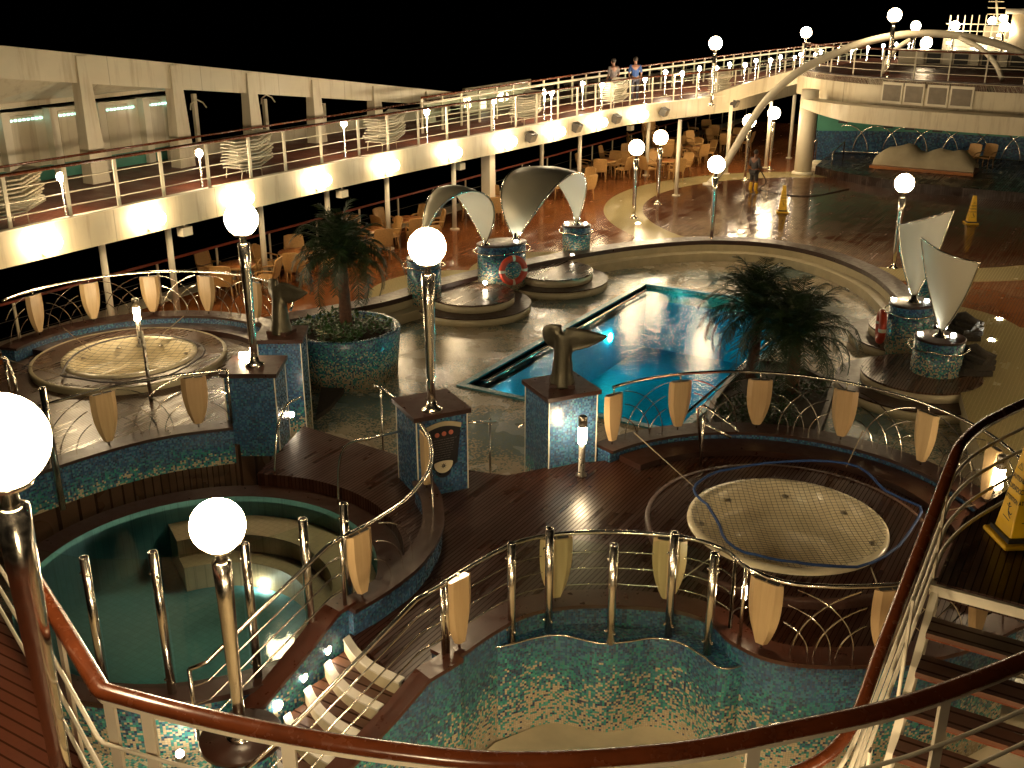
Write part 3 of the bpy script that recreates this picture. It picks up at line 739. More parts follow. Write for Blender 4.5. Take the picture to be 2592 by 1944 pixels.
# ---------------------------------------------------------------- pedestals
def pedestal(c, sz, rz, z0, z1, label, m=M_MOS_PED, cap=.07):
    t = thing('pedestal', label, 'pedestal', (c[0], c[1], z0))
    MB().box((c[0], c[1], (z0+z1-cap)/2), (sz, sz, z1-cap-z0), rz).build('shaft', m, t)
    MB().box((c[0], c[1], z1-cap/2), (sz+.10, sz+.10, cap), rz).build('cap', M_COPE, t)
    for sx in (-1, 1):
        for sy in (-1, 1):
            q_ = Matrix.Rotation(rz, 3, 'Z') @ Vector((sx*sz/2, sy*sz/2, 0)); MB().box((c[0]+q_.x, c[1]+q_.y, (z0+z1-cap)/2), (.016, .016, z1-cap-z0-.01), rz).build('corner_trim', M_WHITE, t)
    return t
pedC = (-8.43, 11.70)
tC = pedestal(pedC, .80, rad(58), .28, 1.81, 'central blue mosaic pedestal carrying a globe lamp and the information board')
pedestal((-12.0, 11.72), .82, rad(31), .28, 1.75, 'left blue mosaic pedestal carrying a globe lamp', M_MOS_PED)
pSR = (-7.28, 13.62); pSL = (-12.88, 13.33)
pedestal(pSR, .84, rad(56), -.44, 1.70, 'blue mosaic pedestal with a lit front face carrying the right whale tail statue')
pedestal(pSL, .76, rad(34), -.44, 1.70, 'blue mosaic pedestal carrying the left whale tail statue')
# information board on the camera-right face of pedestal C
fd = Vector((math.cos(rad(58)), math.sin(rad(58)), 0)); fn = Vector((fd.y, -fd.x, 0))
ic = Vector((pedC[0], pedC[1], 0)) + fn*.402
def onface(x, z, off=.0): q_ = ic + fd*x + fn*off; return Vector((q_.x, q_.y, z))
t = thing('information_board', 'shield-shaped dark information board with red buttons and cream foot on the central pedestal', 'sign', onface(0, .8))
def faceplate(pts, off, th=.012):
    m_ = MB(); n = len(pts); vs = [onface(x, z, off) for x, z in pts] + [onface(x, z, off+th) for x, z in pts]
    m_.add(vs, [list(range(n))[::-1], list(range(n, 2*n))] + [(i, (i+1) % n, n+(i+1) % n, n+i) for i in range(n)]); return m_
sh = [(-.30, 1.60)] + [(-.30+.6*k/10, 1.60+.07*math.sin(PI*k/10)) for k in range(1, 10)] + [(.30, 1.60), (.22, .98)] + [(.13*math.cos(a), .90-.13*math.sin(a)) for a in [PI*k/8 for k in range(9)]] + [(-.22, .98)]
faceplate(sh, .002).build('panel', simple('sign_black', (.018, .017, .02), .35), t)
hd = [(-.29+.58*k/10, 1.53+.07*math.sin(PI*k/10)) for k in range(11)] + [(.30-.6*k/10, 1.60+.07*math.sin(PI*(1-k/10))) for k in range(11)]
faceplate(hd, .015, .006).build('header', M_CREAM, t)
faceplate([(.15*math.cos(a), .99+.02-.0-.0+.16*math.sin(a)*(1 if math.sin(a) < 0 else .22)) for a in [2*PI*k/24 for k in range(24)]], .015, .006).build('foot', M_TUBC, t)
for k in range(3):
    x = .02 + .11*(k-1)*1.0; o = MB()
    vs = [onface(x + .036*math.cos(a), 1.47+.036*math.sin(a)+.006*k, .015) for a in [2*PI*j/14 for j in range(14)]] + [onface(x + .036*math.cos(a), 1.47+.036*math.sin(a)+.006*k, .024) for a in [2*PI*j/14 for j in range(14)]]
    o.add(vs, [list(range(14, 28))] + [(i, (i+1) % 14, 14+(i+1) % 14, 14+i) for i in range(14)]); o.build('symbol', simple('sign_red', (.55, .16, .10), .5) if k == 0 else MATS['sign_red'], t)
for k in range(9):
    lines = MB()
    w = .22 - .012*k
    for j in range(random.randint(4, 6)):
        pass
    z = 1.38 - .038*k
    x = -w
    while x < w-.02:
        l = random.uniform(.02, .07); x2 = min(w, x+l)
        vs = [onface(x, z, .015), onface(x2, z, .015), onface(x2, z+.010, .015), onface(x, z+.010, .015)]; lines.add(vs, [(0, 1, 2, 3)]); x = x2+.012
    lines.build('text_line', MATS['sign_grey'] if 'sign_grey' in MATS else simple('sign_grey', (.14, .13, .13), .5), t)
em = MB()
for k in range(8):
    a = 2*PI*k/8; em.add([onface(.012*math.cos(a-.9), .965+.012*math.sin(a-.9), .022), onface(.05*math.cos(a), .965+.05*math.sin(a), .022), onface(.012*math.cos(a+.9), .965+.012*math.sin(a+.9), .022)], [(0, 1, 2)])
em.build('compass_emblem', M_DARK, t)

# ---------------------------------------------------------------- whale tail statues
def tail(name, loc, rz, lean, label, s_=1.0):
    b_ = MB(); 
    st = [(0, 0, 0), (0, 0, .22), (.0, 0, .45), (.02, 0, .62), (.03, 0, .80)]
    rr = [.20, .155, .135, .15, .17]
    n = 14; rows = []
    for p_, r_, fl in zip(st, rr, (1, .9, .8, .62, .45)):
        rows.append([(p_[0]+r_*math.cos(2*PI*k/n), p_[1]+r_*fl*math.sin(2*PI*k/n), p_[2]) for k in range(n)])
    b_.sheet(rows, closed=True); b_.add([*rows[0]], [list(range(n))]); b_.add([*rows[-1]], [list(range(n))[::-1]])
    for sd in (-1, 1):
        rows = []
        m_ = 12
        for i in range(m_+1):
            f_ = i/m_
            if sd > 0: ax = .04+.62*f_; ay = -.12*f_; az = .70+.02*math.sin(f_*3)+.10*f_**3; ch = .185*(1-f_**1.9)+.010; dx, dy = 1, -.2
            else: ax = -.02-.27*math.sin(f_*1.7); ay = .02+.26*(1-math.cos(f_*1.7)); az = .72+.05*f_-.04*f_*f_; ch = .19*(1-f_**2.4)+.012; dx, dy = -math.cos(f_*1.7), math.sin(f_*1.7)
            th = .06*(1-f_)+.012
            rows.append([(ax - dy*th*math.sin(2*PI*k/10), ay + dx*th*math.sin(2*PI*k/10), az + ch*math.cos(2*PI*k/10)) for k in range(10)])
        b_.sheet(rows, closed=True); b_.add([*rows[0]], [list(range(10))]); b_.add([*rows[-1]], [list(range(10))[::-1]])
    t = thing(name, label, 'statue', loc, rz=rz)
    b_.v = [v*s_ for v in b_.v]
    o = b_.build('tail', M_BRONZE, t, loc=(0, 0, 0))
    rm = o.modifiers.new('remesh', 'REMESH'); rm.mode = 'VOXEL'; rm.voxel_size = .022; rm.use_smooth_shade = True
    sm = o.modifiers.new('smooth', 'SMOOTH'); sm.iterations = 6; sm.factor = .6
    MB().box((0, 0, .03), (.40, .36, .06)).build('plinth', M_COPE, t, loc=(0, 0, 0))
    return t
tail('whale_tail_statue', (pSR[0]+.02, pSR[1], 1.70), rad(28), .5, 'dark bronze whale tail statue on the right pedestal in front of the pool', 1.08)
tail('whale_tail_statue', (pSL[0], pSL[1], 1.70), rad(10), 1.2, 'dark bronze whale tail statue on the left pedestal beside the palm planter', 1.08)

# ---------------------------------------------------------------- mosaic columns with steel rings
def column(c, r, z0, z1, label, sx=1.0, rz=0.0, buoy=None):
    t = thing('mosaic_column', label, 'column', (c[0], c[1], z0))
    MB().lathe((c[0], c[1], 0), [(r, z0), (r, z1)], 40, True, sx=sx, rz=rz).build('shaft', M_MOS_COL, t)
    MB().lathe((c[0], c[1], 0), [(r+.012, z1), (r+.02, z1+.03), (r-.02, z1+.045), (0, z1+.05)], 40, True, sx=sx, rz=rz).build('cap', M_COPE, t)
    ring = [(c[0]+((r+.10)*sx*math.cos(a)*math.cos(rz)-(r+.10)*math.sin(a)*math.sin(rz)), c[1]+((r+.10)*sx*math.cos(a)*math.sin(rz)+(r+.10)*math.sin(a)*math.cos(rz)), z1-.13-.05*abs(math.sin(2*a))) for a in [2*PI*k/48 for k in range(48)]]
    MB().tube(ring, .018, 8, closed=True).build('towel_ring', M_CHROME, t)
    for s_ in (-1, 1):
        a = rad(115)*s_+rad(-60); d = r*.78*sx
        MB().lathe((c[0]+d*math.cos(a), c[1]+.6*r*math.sin(a), z1+.05), [(.05, 0), (.05, .02), (0, .025)], 14).build('uplight', M_COOL, t)
    return t
colA = (-15.55, 21.45); colB = (-14.72, 23.95); colCc = (-14.40, 27.75); colR1 = (-3.95, 24.2); colR2 = (-3.02, 22.3); colR0 = (-4.2, 27.6)
column(colA, .44, Z0, .98, 'blue to cream mosaic column at the left foot of the left arch sail')
column(colB, .50, Z0, .98, 'wide oval mosaic column with a red lifebuoy between the two arch sails', 1.42, rad(62))
column(colCc, .42, Z0, .80, 'mosaic column carrying the far right foot of the right arch sail')
column(colR0, .42, Z0, .80, 'mosaic column half hidden behind the twin fan sails')
column(colR1, .46, Z0, .85, 'mosaic column with a lifebuoy under the rear fan sail', 1.2, rad(60))
column(colR2, .50, Z0, .72, 'mosaic column at the right of the pool under the front fan sail')
def lifebuoy(c, n, label, r=.33):
    t = thing('lifebuoy', label, 'lifebuoy', c); n = V(n).normalized(); up = Vector((0, 0, 1)); s_ = up.cross(n).normalized(); up = n.cross(s_)
    pt = lambda a, rr=r: V(c) + s_*rr*math.cos(a) + up*rr*math.sin(a)
    MB().tube([pt(2*PI*k/36) for k in range(36)], .085, 12, closed=True, flat=1).build('ring', M_LIFE, t)
    for k in range(4):
        a0 = PI/4*0 + PI/2*k
        MB().tube([pt(a0-.11+.22*j/4) for j in range(5)], .0875, 12, caps=False).build('white_band', M_WHITE, t)
    return t
d_ = (Vector((0, 0, 0)) - Vector((*colB, 0))).normalized()
dB = Vector((math.cos(rad(-28)), math.sin(rad(-28)), 0))
dB = Vector((.80, -.60, 0)); pb = at(1298, 672, .42)
lifebuoy((colB[0]+.62, colB[1]-.42, .40), dB, 'red lifebuoy with white bands hung on the oval column between the arch sails')
lifebuoy((colR1[0]-.58, colR1[1]-.28, .30), (-.95, -.3, 0), 'red lifebuoy seen edge-on on the column under the rear fan sail')

# ---------------------------------------------------------------- day-bed platforms
def daybed(c, label, r=1.12, R=1.55):
    t = thing('round_daybed', label, 'platform', (c[0], c[1], Z0))
    MB().lathe((c[0], c[1], 0), [(R, Z0), (R, Z0+.19)], 56, True).build('lower_step', M_CREAM, t)
    MB().lathe((c[0], c[1], 0), [(R-.012, Z0+.1902), (R+.012, Z0+.192), (R+.012, Z0+.225), (r-.1, Z0+.228)], 56, False, cap=False).build('lower_tread', M_COPE, t)
    MB().lathe((c[0], c[1], 0), [(r, Z0+.20), (r, Z0+.41)], 56, True).build('upper_step', M_CREAM, t)
    MB().lathe((c[0], c[1], 0), [(r+.012, Z0+.4102), (r+.012, Z0+.45), (0, Z0+.452)], 56, False).build('top', M_TUB, t)
    return t
daybed((-14.6, 22.25), 'stepped round teak daybed platform under the left arch sail')
daybed((-13.95, 25.5), 'stepped round teak daybed platform right of the lifebuoy column under the right arch sail')
daybed((-3.95, 25.35), 'rear stepped round teak daybed platform behind the twin fan sails')
daybed((-3.25, 22.05), 'front stepped round teak daybed platform under the twin fan sails', 1.2, 1.7)
for (u, v, z, l) in ((2430, 830, .25, 'rear right'), (2455, 915, .25, 'front right')):
    p = at(u, v, z); t = thing('folded_cushion', 'dark folded cushion lying on the %s daybed platform' % l, 'cushion', (p.x, p.y, .0))
    b_ = MB(); [b_.box((p.x+.06*q_, p.y+.03*q_, .07+.10*q_), (.80-.08*q_, .55-.05*q_, .10), .5+.25*q_, rx=.05*q_) for q_ in range(4)]; b_.tube([(p.x-.3, p.y, .42), (p.x+.05, p.y+.1, .50), (p.x+.35, p.y-.05, .40)], [.10, .13, .09], 10)
    o = b_.build('cushion', simple('dark_cushion', (.035, .028, .022), .85, nz=.4) if 'dark_cushion' not in MATS else MATS['dark_cushion'], t)

# ---------------------------------------------------------------- arch sails
def arch_sail(a, c, apex, wmax, skew, label, side=1, pk=.5):
    a = V(a); c = V(c); t = thing('arch_sail', label, 'sculpture', a)
    ax = (c-a); ax.z = 0; L = ax.length; ax.normalize(); nrm = Vector((ax.y, -ax.x, 0)); n = 36
    e1 = []; e2 = []
    for i in range(n+1):
        f_ = i/n; th = PI*f_
        p = a + ax*(L/2*(1-math.cos(th))) + Vector((0, 0, apex*math.sin(th)**.85)) + Vector((0, 0, (c.z-a.z)*f_))
        w = wmax*(math.sin(PI*f_**(math.log(.5)/math.log(pk)))**.9)*.5 + .015
        tw = skew*(f_-.5)
        tan = (ax*(math.sin(th)) + Vector((0, 0, math.cos(th)))).normalized()
        up = nrm.cross(tan).normalized()
        wd = (nrm*math.cos(tw) + up*math.sin(tw)).normalized()
        e1.append(p - wd*w); e2.append(p + wd*w)
    rows = []; rowi = []
    for i in range(n+1):
        r_ = []; 
        for k in range(9):
            g_ = k/8; p = e1[i].lerp(e2[i], g_); f_ = i/n
            th = PI*f_; out = (ax*(-math.cos(th)) + Vector((0, 0, math.sin(th))))
            r_.append(p + out*(.10*math.sin(PI*g_)*math.sin(PI*f_)))
        rows.append(r_)
        th = PI*i/n; out = (ax*(-math.cos(th)) + Vector((0, 0, math.sin(th))))
        rowi.append([q_ - out*.02 for q_ in r_])
    MB().sheet(rows).build('outer_skin', M_SAILO, t)
    MB().sheet(rowi).build('inner_skin', M_SAILI, t)
    for e in (e1, e2): MB().tube(e, .024, 8).build('edge_tube', M_CHROME, t)
    for q_ in (a, c): MB().lathe((q_.x, q_.y, q_.z-.02), [(.14, -.03), (.13, .03), (.06, .07), (.04, .2), (0, .2)], 18).build('foot', M_CHROME, t)
    return t
arch_sail((colA[0], colA[1], 1.03), (colB[0]-.22, colB[1]-.50, 1.03), 1.62, 1.15, .7, 'left arched twisted sail with chrome edges spanning over the daybed', pk=.66)
arch_sail((colB[0]+.18, colB[1]+.45, 1.03), (colCc[0], colCc[1], .85), 1.75, 1.8, -.2, 'right arched twisted sail with matt grey skin spanning to the far column', pk=.42)
def fan_sail(base, c1, c2, bulge, label):
    base, c1, c2 = V(base), V(c1), V(c2); t = thing('fan_sail', label, 'sculpture', base)
    rows = []; rb = []; n = 20; nrm = (c1-base).cross(c2-base).normalized()
    if nrm.y > 0: nrm = -nrm
    for i in range(n+1):
        f_ = .03 + .97*i/n; r_ = []
        for k in range(13):
            g_ = k/12; e = c1.lerp(c2, g_)
            lo = base.lerp(e, f_)
            side = abs(g_-.5)*2
            p = lo + nrm*bulge*math.sin(PI*g_)*f_ + (lo-base).normalized()*(.0) 
            # side edges bow outwards a little
            wv = (c2-c1).normalized(); p += wv*((g_-.5)*.14*math.sin(PI*f_))
            r_.append(p)
        rows.append(r_); rb.append([q_ - nrm*.02 for q_ in r_])
    MB().sheet(rows).build('front_skin', M_SAILI, t); MB().sheet(rb).build('back_skin', M_SAILO, t)
    edge = [r_[0] for r_ in rows] + rows[-1][1:] + [r_[-1] for r_ in rows[::-1]]
    MB().tube(edge, .02, 8).build('edge_tube', M_CHROME, t)
    MB().lathe((base.x, base.y, base.z-.02), [(.16, -.08), (.15, .0), (.07, .05), (.04, .16), (0, .16)], 18).build('foot', M_CHROME, t)
    return t
fb2 = (colR2[0], colR2[1], .80)
def ony(u, v, p): return aty(u, v, p)
fan_sail(fb2, aty(2332, 602, 22.3), aty(2480, 666, 22.0), .22, 'front fan-shaped sail of pale translucent panel with steel edge on the right column')
fan_sail((colR1[0], colR1[1], .93), aty(2274, 568, 24.2), aty(2414, 532, 24.5), .22, 'rear fan-shaped sail of pale translucent panel with steel edge on the right column')

# ---------------------------------------------------------------- palms
def frond(L, n=30, droop=.9, w=.26):
    b_ = MB(); pts = []
    for i in range(9):
        f_ = i/8; a = droop*f_*1.25; pts.append(Vector((L*(math.sin(min(1.57, .35+f_*1.15)) - math.sin(.35)) / .65*.8, 0, L*(f_*.72 - f_*f_*droop))))
    b_.tube(pts, [.012*(1-.8*i/8)+.003 for i in range(9)], 4, False)
    f, T = resample(pts, 0)
    for i in range(n):
        s_ = T*(.12+.88*i/n); p = f(s_); tg = (f(min(T, s_+.03)) - f(max(0, s_-.03))).normalized()
        for sd in (-1, 1):
            l = w*(1-.55*abs(i/n-.4)*1.6)*random.uniform(.8, 1.12); d = (Vector((0, sd, 0))*.85 + tg*.6 + Vector((0, 0, random.uniform(-.45, .1)))).normalized()
            wv = tg*.011
            b_.add([p-wv, p+wv, p+d*l*.6+wv*.9+Vector((0, 0, -.01)), p+d*l+Vector((0, 0, -.05*l*6*.3)), p+d*l*.6-wv*.9+Vector((0, 0, -.01))], [(0, 1, 2, 3, 4)])
    return b_
def palm(loc, top, R, label, nf=46, tr=.12, seed=1):
    random.seed(seed); loc = V(loc); t = thing('palm_tree', label, 'palm tree', loc)
    H = top - loc.z; lean = Vector((random.uniform(-.06, .06), random.uniform(-.06, .06), 0))
    pts = [Vector((lean.x*(i/10)**2, lean.y*(i/10)**2, H*i/10)) for i in range(11)]
    MB().tube(pts, [tr*(1.15-.3*i/10)*(1+.07*(i % 2)) for i in range(11)], 12).build('trunk', M_TRUNK, t, loc=(0, 0, 0))
    b_ = MB()
    for k in range(nf):
        el = -.55 + 1.9*((k+.5)/nf)**.85; az = k*2.39996 + random.uniform(-.2, .2); Lk = R*random.uniform(.85, 1.1)
        if k % 7 == 2: Lk *= 1.22
        fr_ = frond(Lk, 34, .55+.55*(1-k/nf), R*.24)
        Rm = Matrix.Rotation(az, 3, 'Z') @ Matrix.Rotation(-el*.9+.1, 3, 'Y')
        o_ = Vector((lean.x, lean.y, H-.02)); fr_.v = [o_ + Rm @ v for v in fr_.v]
        off = len(b_.v); b_.v += fr_.v; b_.f += [[off+i for i in f_] for f_ in fr_.f]; b_.sm += fr_.sm; b_.uv += fr_.uv; b_.mi += fr_.mi
    b_.build('crown', M_LEAF, t, loc=(0, 0, 0)); return t
pl = thing('planter', 'large round mosaic planter with greenery under the left palm', 'planter', (-14.32, 16.75, Z0))
MB().lathe((-14.32, 16.75, 0), [(1.12, Z0), (1.22, .62), (1.2, .645), (1.06, .645), (1.02, .50), (0, .49)], 56).build('pot', M_MOS_POT, pl)
MB().lathe((-14.32, 16.75, 0), [(1.05, .52), (.6, .60), (0, .62)], 30).build('soil', M_SOIL, pl)
palm((-14.35, 16.85, .55), zon((-14.35, 16.85), 650), 1.28, 'palm tree growing in the round planter at left', 60, .12, 3)
def shrub(c, r, n, label, leafm=M_LEAF2, petals=0, cat='plant', name='leafy_plant'):
    c = V(c); t = thing(name, label, cat, c); b_ = MB()
    for i in range(n):
        a = random.uniform(0, 2*PI); rr = r*math.sqrt(random.random()); h_ = random.uniform(.03, .30)*(1.1-rr/r*.5)
        p = Vector((rr*math.cos(a), rr*math.sin(a), h_)); d = Vector((random.uniform(-1, 1), random.uniform(-1, 1), random.uniform(-.2, .9))).normalized(); s_ = d.cross(Vector((0, 0, 1))).normalized()*.028
        l = random.uniform(.07, .14); b_.add([p, p+d*l*.5+s_, p+d*l, p+d*l*.5-s_], [(0, 1, 2, 3)])
    b_.build('leaves', leafm, t, loc=(0, 0, 0))
    b_ = MB()
    for i in range(18): a = random.uniform(0, 6.28); rr = r*random.random()*.8; b_.tube([(rr*math.cos(a), rr*math.sin(a), -.05), (rr*math.cos(a)*1.1, rr*math.sin(a)*1.1, .2)], .006, 4, False)
    b_.build('stems', M_TRUNK, t, loc=(0, 0, 0))
    if petals:
        b_ = MB()
        for i in range(petals):
            a = random.uniform(-2.4, -.6); p = Vector((r*.9*math.cos(a), r*.9*math.sin(a), .16+random.uniform(0, .1)))
            for k in range(5): aa = 2*PI*k/5; b_.add([p, p+Vector((.03*math.cos(aa-.4), .03*math.sin(aa-.4), .02)), p+Vector((.06*math.cos(aa), .06*math.sin(aa), .015)), p+Vector((.03*math.cos(aa+.4), .03*math.sin(aa+.4), .02))], [(0, 1, 2, 3)])
        b_.build('flowers', M_PETAL, t, loc=(0, 0, 0))
    return t
shrub((-14.0, 16.2, .56), .5, 520, 'low leafy plant with pale flowers at the front of the round planter', petals=5)
shrub((-14.75, 17.1, .56), .48, 420, 'low leafy plant behind the palm trunk in the round planter')
shrub((-13.75, 17.05, .56), .42, 360, 'low leafy plant at the right side of the round planter')
shrub((-14.9, 16.35, .56), .42, 360, 'low leafy plant at the left side of the round planter')
palm((-6.45, 20.75, -.30), zon((-6.45, 20.75), 800), 1.45, 'taller palm tree at the right end of the pool', 58, .12, 5)
palm((-5.45, 20.3, -.30), zon((-5.45, 20.3), 850), 1.40, 'palm tree right beside the taller palm near the pool', 56, .13, 9)
# planting bed of the right palms
bedp = [(-6.75, 19.6), (-6.75, 21.6), (-5.9, 21.9), (-4.9, 21.2), (-4.5, 19.6), (-4.4, 17.6), (-5.6, 17.3), (-6.4, 18.0)]
bp_ = [(p.x, p.y) for p in smooth_path(bedp, 4, True)]
t = thing('planting_bed', 'low curved planting bed with dark greenery behind the arched railing', 'planter', (-5.6, 19.6, Z0))
MB().prism(bp_, Z0, -.30).build('soil', M_SOIL, t)
MB().strip(bp_, offset(bp_, -.10, True), Z0, -.24, closed=True).build('kerb', M_COPE, t)
shrub((-5.6, 18.6, -.32), .85, 900, 'dark leafy ground plant in the bed in front of the right palms', M_LEAF)
shrub((-5.4, 20.4, -.32), .6, 420, 'dark leafy ground plant at the foot of the right palms', M_LEAF)
# wedge bed left of the landing (dark triangle with cream kerb)
wb = [at(800, 1065, Z0), at(815, 985, Z0), at(890, 955, Z0), at(868, 1000, Z0), at(835, 1040, Z0)]
t = thing('planting_bed', 'small dark wedge-shaped planting bed in front of the round planter', 'planter', (wb[0].x, wb[0].y, Z0))
MB().prism([(p.x, p.y) for p in wb], Z0, -.36).build('soil', M_SOIL, t)
pass

# ================================================================ RAILINGS WITH BOARD PANELS
def board_mb(w=.39, h=.76, th=.05):
    b_ = MB(); n = 12; rows = []
    for i in range(n+1):
        f_ = i/n; ww = w/2*(1 + .05*math.sin(PI*f_))*(1 - .62*f_**3.0)
        rows.append((ww, h/2 - h*f_))
    vs = []
    for ww, z in rows:
        vs += [Vector((-ww, 0, z)), Vector((-ww*.62, -th, z)), Vector((ww*.62, -th, z)), Vector((ww, 0, z)), Vector((ww*.62, th, z)), Vector((-ww*.62, th, z))]
    fs = []
    for i in range(n):
        for k in range(6): fs.append((i*6+k, i*6+(k+1) % 6, (i+1)*6+(k+1) % 6, (i+1)*6+k))
    fs += [tuple(range(6))[::-1], tuple(n*6+k for k in range(6))]
    b_.add(vs, fs)
    for sx in (-1, 1): b_.box((sx*w*.20, 0, h/2+.003), (w*.34, th*1.1, .006), mi=1)
    return b_
def place(mb, M, loc):
    mb.v = [V(loc) + M @ v for v in mb.v]; return mb
def board_rail(label, path, zb, h, us, stations_extra=(), arcs=True, wires=(), ends=(True, True), bh=.78, bw=.39, zt=None, arcr=(.46, .68, .90), post_at=(), lim=None, skip_lattice=()):
    """top tube following path, boards hanging under it at photo columns us, fish-scale arcs between boards"""
    t = thing('board_railing', label, 'railing', (path[0][0], path[0][1], zb))
    f, L = resample(path, 0); ztop = zb+h
    MB().tube([(p[0], p[1], ztop) for p in path], .026, 10).build('top_rail', M_CHROME, t)
    ss = []
    for u in us: ss.append(s_at_u(path, u, zb+h*.5))
    for s_ in ss:
        p, tg, nm = basis(path, s_); M = Matrix((tg, nm, (0, 0, 1))).transposed()
        MB.build(place(board_mb(bw, bh), M, (p.x, p.y, zb + .075 + bh/2)), 'board_panel', [M_BOARD, M_BLACK], t)  # black top plates paint the shade of the boards' hollow tops
        MB().tube([(p.x, p.y, zb), (p.x, p.y, zb+.1)], .014, 6).build('board_pin', M_CHROME, t); MB().tube([(p.x, p.y, zb+.06+bh), (p.x, p.y, ztop)], .014, 6).build('board_pin', M_CHROME, t)
    if arcs:
        allss = sorted(ss + list(stations_extra))
        for s0 in allss:
            for r_ in arcr:
                for sd in (-1, 1):
                    b_ = MB()
                    pts = []
                    for k in range(15):
                        a = PI/2*k/14; ds = r_*1.12*math.cos(a)*sd; z = r_*.98*math.sin(a)
                        q_ = s0+ds
                        if q_ < 0 or q_ > L or z > h-.06: continue
                        if abs(ds) < bw*.45 and z > .1: continue
                        p = f(q_); pts.append((p.x, p.y, zb+z))
                    if len(pts) > 2: b_.tube(pts, .0085, 5); b_.build('arc_bar', M_CHROME, t)
    for z in wires: MB().tube([(p[0], p[1], zb+z) for p in path], .009, 6).build('wire_bar', M_CHROME, t)
    for k in (0, -1):
        if ends[k]: MB().tube([(path[k][0], path[k][1], zb), (path[k][0], path[k][1], ztop)], .024, 8).build('end_post', M_CHROME, t)
    for u in post_at:
        p, tg, nm = basis(path, s_at_u(path, u, zb+.4)); MB().tube([(p.x, p.y, zb), (p.x, p.y, ztop)], .022, 8).build('post', M_CHROME, t)
    return t
arcR = arc(tubR[0], tubR[1], RT+.05, 160, -14, 60)
board_rail('curved steel railing with hanging cream boards behind the right hot tub', arcR, .72, .98, (1551, 1718, 1922, 2135, 2342, 2508), ends=(False, False))
arcL = arc(tubL[0], tubL[1], 2.95, 198, 32, 60)
board_rail('curved steel railing with hanging cream boards behind the far left hot tub', arcL, .80, .95, (91, 230, 382, 524, 648), ends=(False, False))
board_rail('steel railing with brown hanging boards on the wall above the spa pool', frontL[3:], .93, .92, (267, 495), ends=(False, True), post_at=(111,))
# front railing: straight wires on the left half, arcs on the right
kx = min(range(len(front)), key=lambda i: abs(pr((front[i][0], front[i][1], .72))[0]-1850))
board_rail('wavy steel railing with wires and hanging boards behind the glass screen above the basin', front[:kx+1], .72, .90, (1406, 1692), arcs=False, wires=(.2, .42, .64), ends=(True, True))
board_rail('steel railing with arc bars and hanging boards in front of the netted hot tub', front[kx:], .72, .90, (1934, 2246, 2480), ends=(True, False), post_at=(1880,), wires=())
# railing over the curved wall between spa and middle deck, with boards
cwr = cw
board_rail('curling steel railing with two hanging boards beside the stairs and the spa', cwr, .86, .90, (912, 1078), ends=(False, False), bw=.38)
# sloping stair rails
def slope_rail(label, pts, zfoot, ztop, wires=3):
    t = thing('stair_railing', label, 'railing', (pts[0][0], pts[0][1], zfoot[0]))
    MB().tube([(p[0], p[1], z) for p, z in zip(pts, ztop)], .026, 8).build('top_rail', M_CHROME, t)
    for k in range(1, wires+1):
        MB().tube([(p[0], p[1], z0+(z1-z0)*k/(wires+1)) for p, z0, z1 in zip(pts, zfoot, ztop)], .010, 6).build('wire_bar', M_CHROME, t)
    for i in (0, len(pts)-1): MB().tube([(pts[i][0], pts[i][1], zfoot[i]), (pts[i][0], pts[i][1], ztop[i])], .024, 8).build('post', M_CHROME, t)
    return t
slope_rail('sloping steel railing with wires on the left wall of the stairs', [(-7.02, 7.93), (-7.06, 7.75), (-7.50, 6.25), (-7.62, 6.12)], [.88, .86, .02, .0], [1.76, 1.74, .95, .90])
slope_rail('sloping steel railing with wires on the right wall of the stairs', [(-5.60, 7.95), (-5.70, 7.55), (-6.22, 6.0), (-6.5, 5.2)], [.74, .72, -.2, -.55], [1.62, 1.60, .72, .36])
pb_ = at(1137, 1480, 1.15)
t = thing('hanging_board', 'single cream board with a lit top hanging at the head of the right stair railing', 'board', (-5.56, 8.12, .72))
Mx = Matrix(((.25, -.97, 0), (.97, .25, 0), (0, 0, 1)))
b_ = place(board_mb(.36, .80), Mx, (-5.56, 8.12, 1.20)); b_.build('panel', [M_BOARD, M_LITB], t)
MB().tube([(-5.56, 8.12, .72), (-5.56, 8.12, .84)], .016, 6).tube([(-5.56, 8.12, 1.58), (-5.56, 8.12, 1.66)], .016, 6).build('pin', M_CHROME, t)

# ---- glass screens with tubular posts
def glass_screen(label, pts, z0, z1, n_sub=1):
    t = thing('glass_screen', label, 'glass screen', (pts[0][0], pts[0][1], z0))
    for k, p in enumerate(pts):
        dz = .07*(k % 2)
        b_ = MB(); b_.lathe((p[0], p[1], 0), [(.05, z0), (.05, z1+dz), (.040, z1+dz), (.040, z1+dz-.06), (0, z1+dz-.06)], 16); b_.build('post', M_CHROME, t)
        for s_ in (-1, 1):
            for zc_ in (z1-.2, z0+.16): MB().sphere((p[0]+.055*s_, p[1]-.02, zc_), .02, 8, 6).build('clamp', M_CHROME, t)
    for a, c in zip(pts, pts[1:]):
        a, c = V(a), V(c); d = (c-a); L = d.length; d.normalize(); n = Vector((-d.y, d.x, 0))*.006; a2 = a+d*.07; c2 = c-d*.07
        b_ = MB(); b_.strip([(a2+n).to_tuple(), (c2+n).to_tuple()], [(a2-n).to_tuple(), (c2-n).to_tuple()], z0+.06, z1-.02); b_.build('pane', M_GLASS, t)
    return t
gp = [at(1295, 1622, .42), at(1388, 1596, .42), at(1545, 1626, .42), at(1692, 1608, .42), at(1790, 1652, .42)]
glass_screen('glass windscreen with five steel tube posts on the wavy ledge above the basin', [(p.x, p.y+.0) for p in gp], .41, 1.72)
sp = [at(1, 1640, .3), at(110, 1700, .3), at(265, 1725, .3), at(437, 1765, .3), at(620, 1790, .3), at(770, 1690, .3), at(890, 1560, .3)]
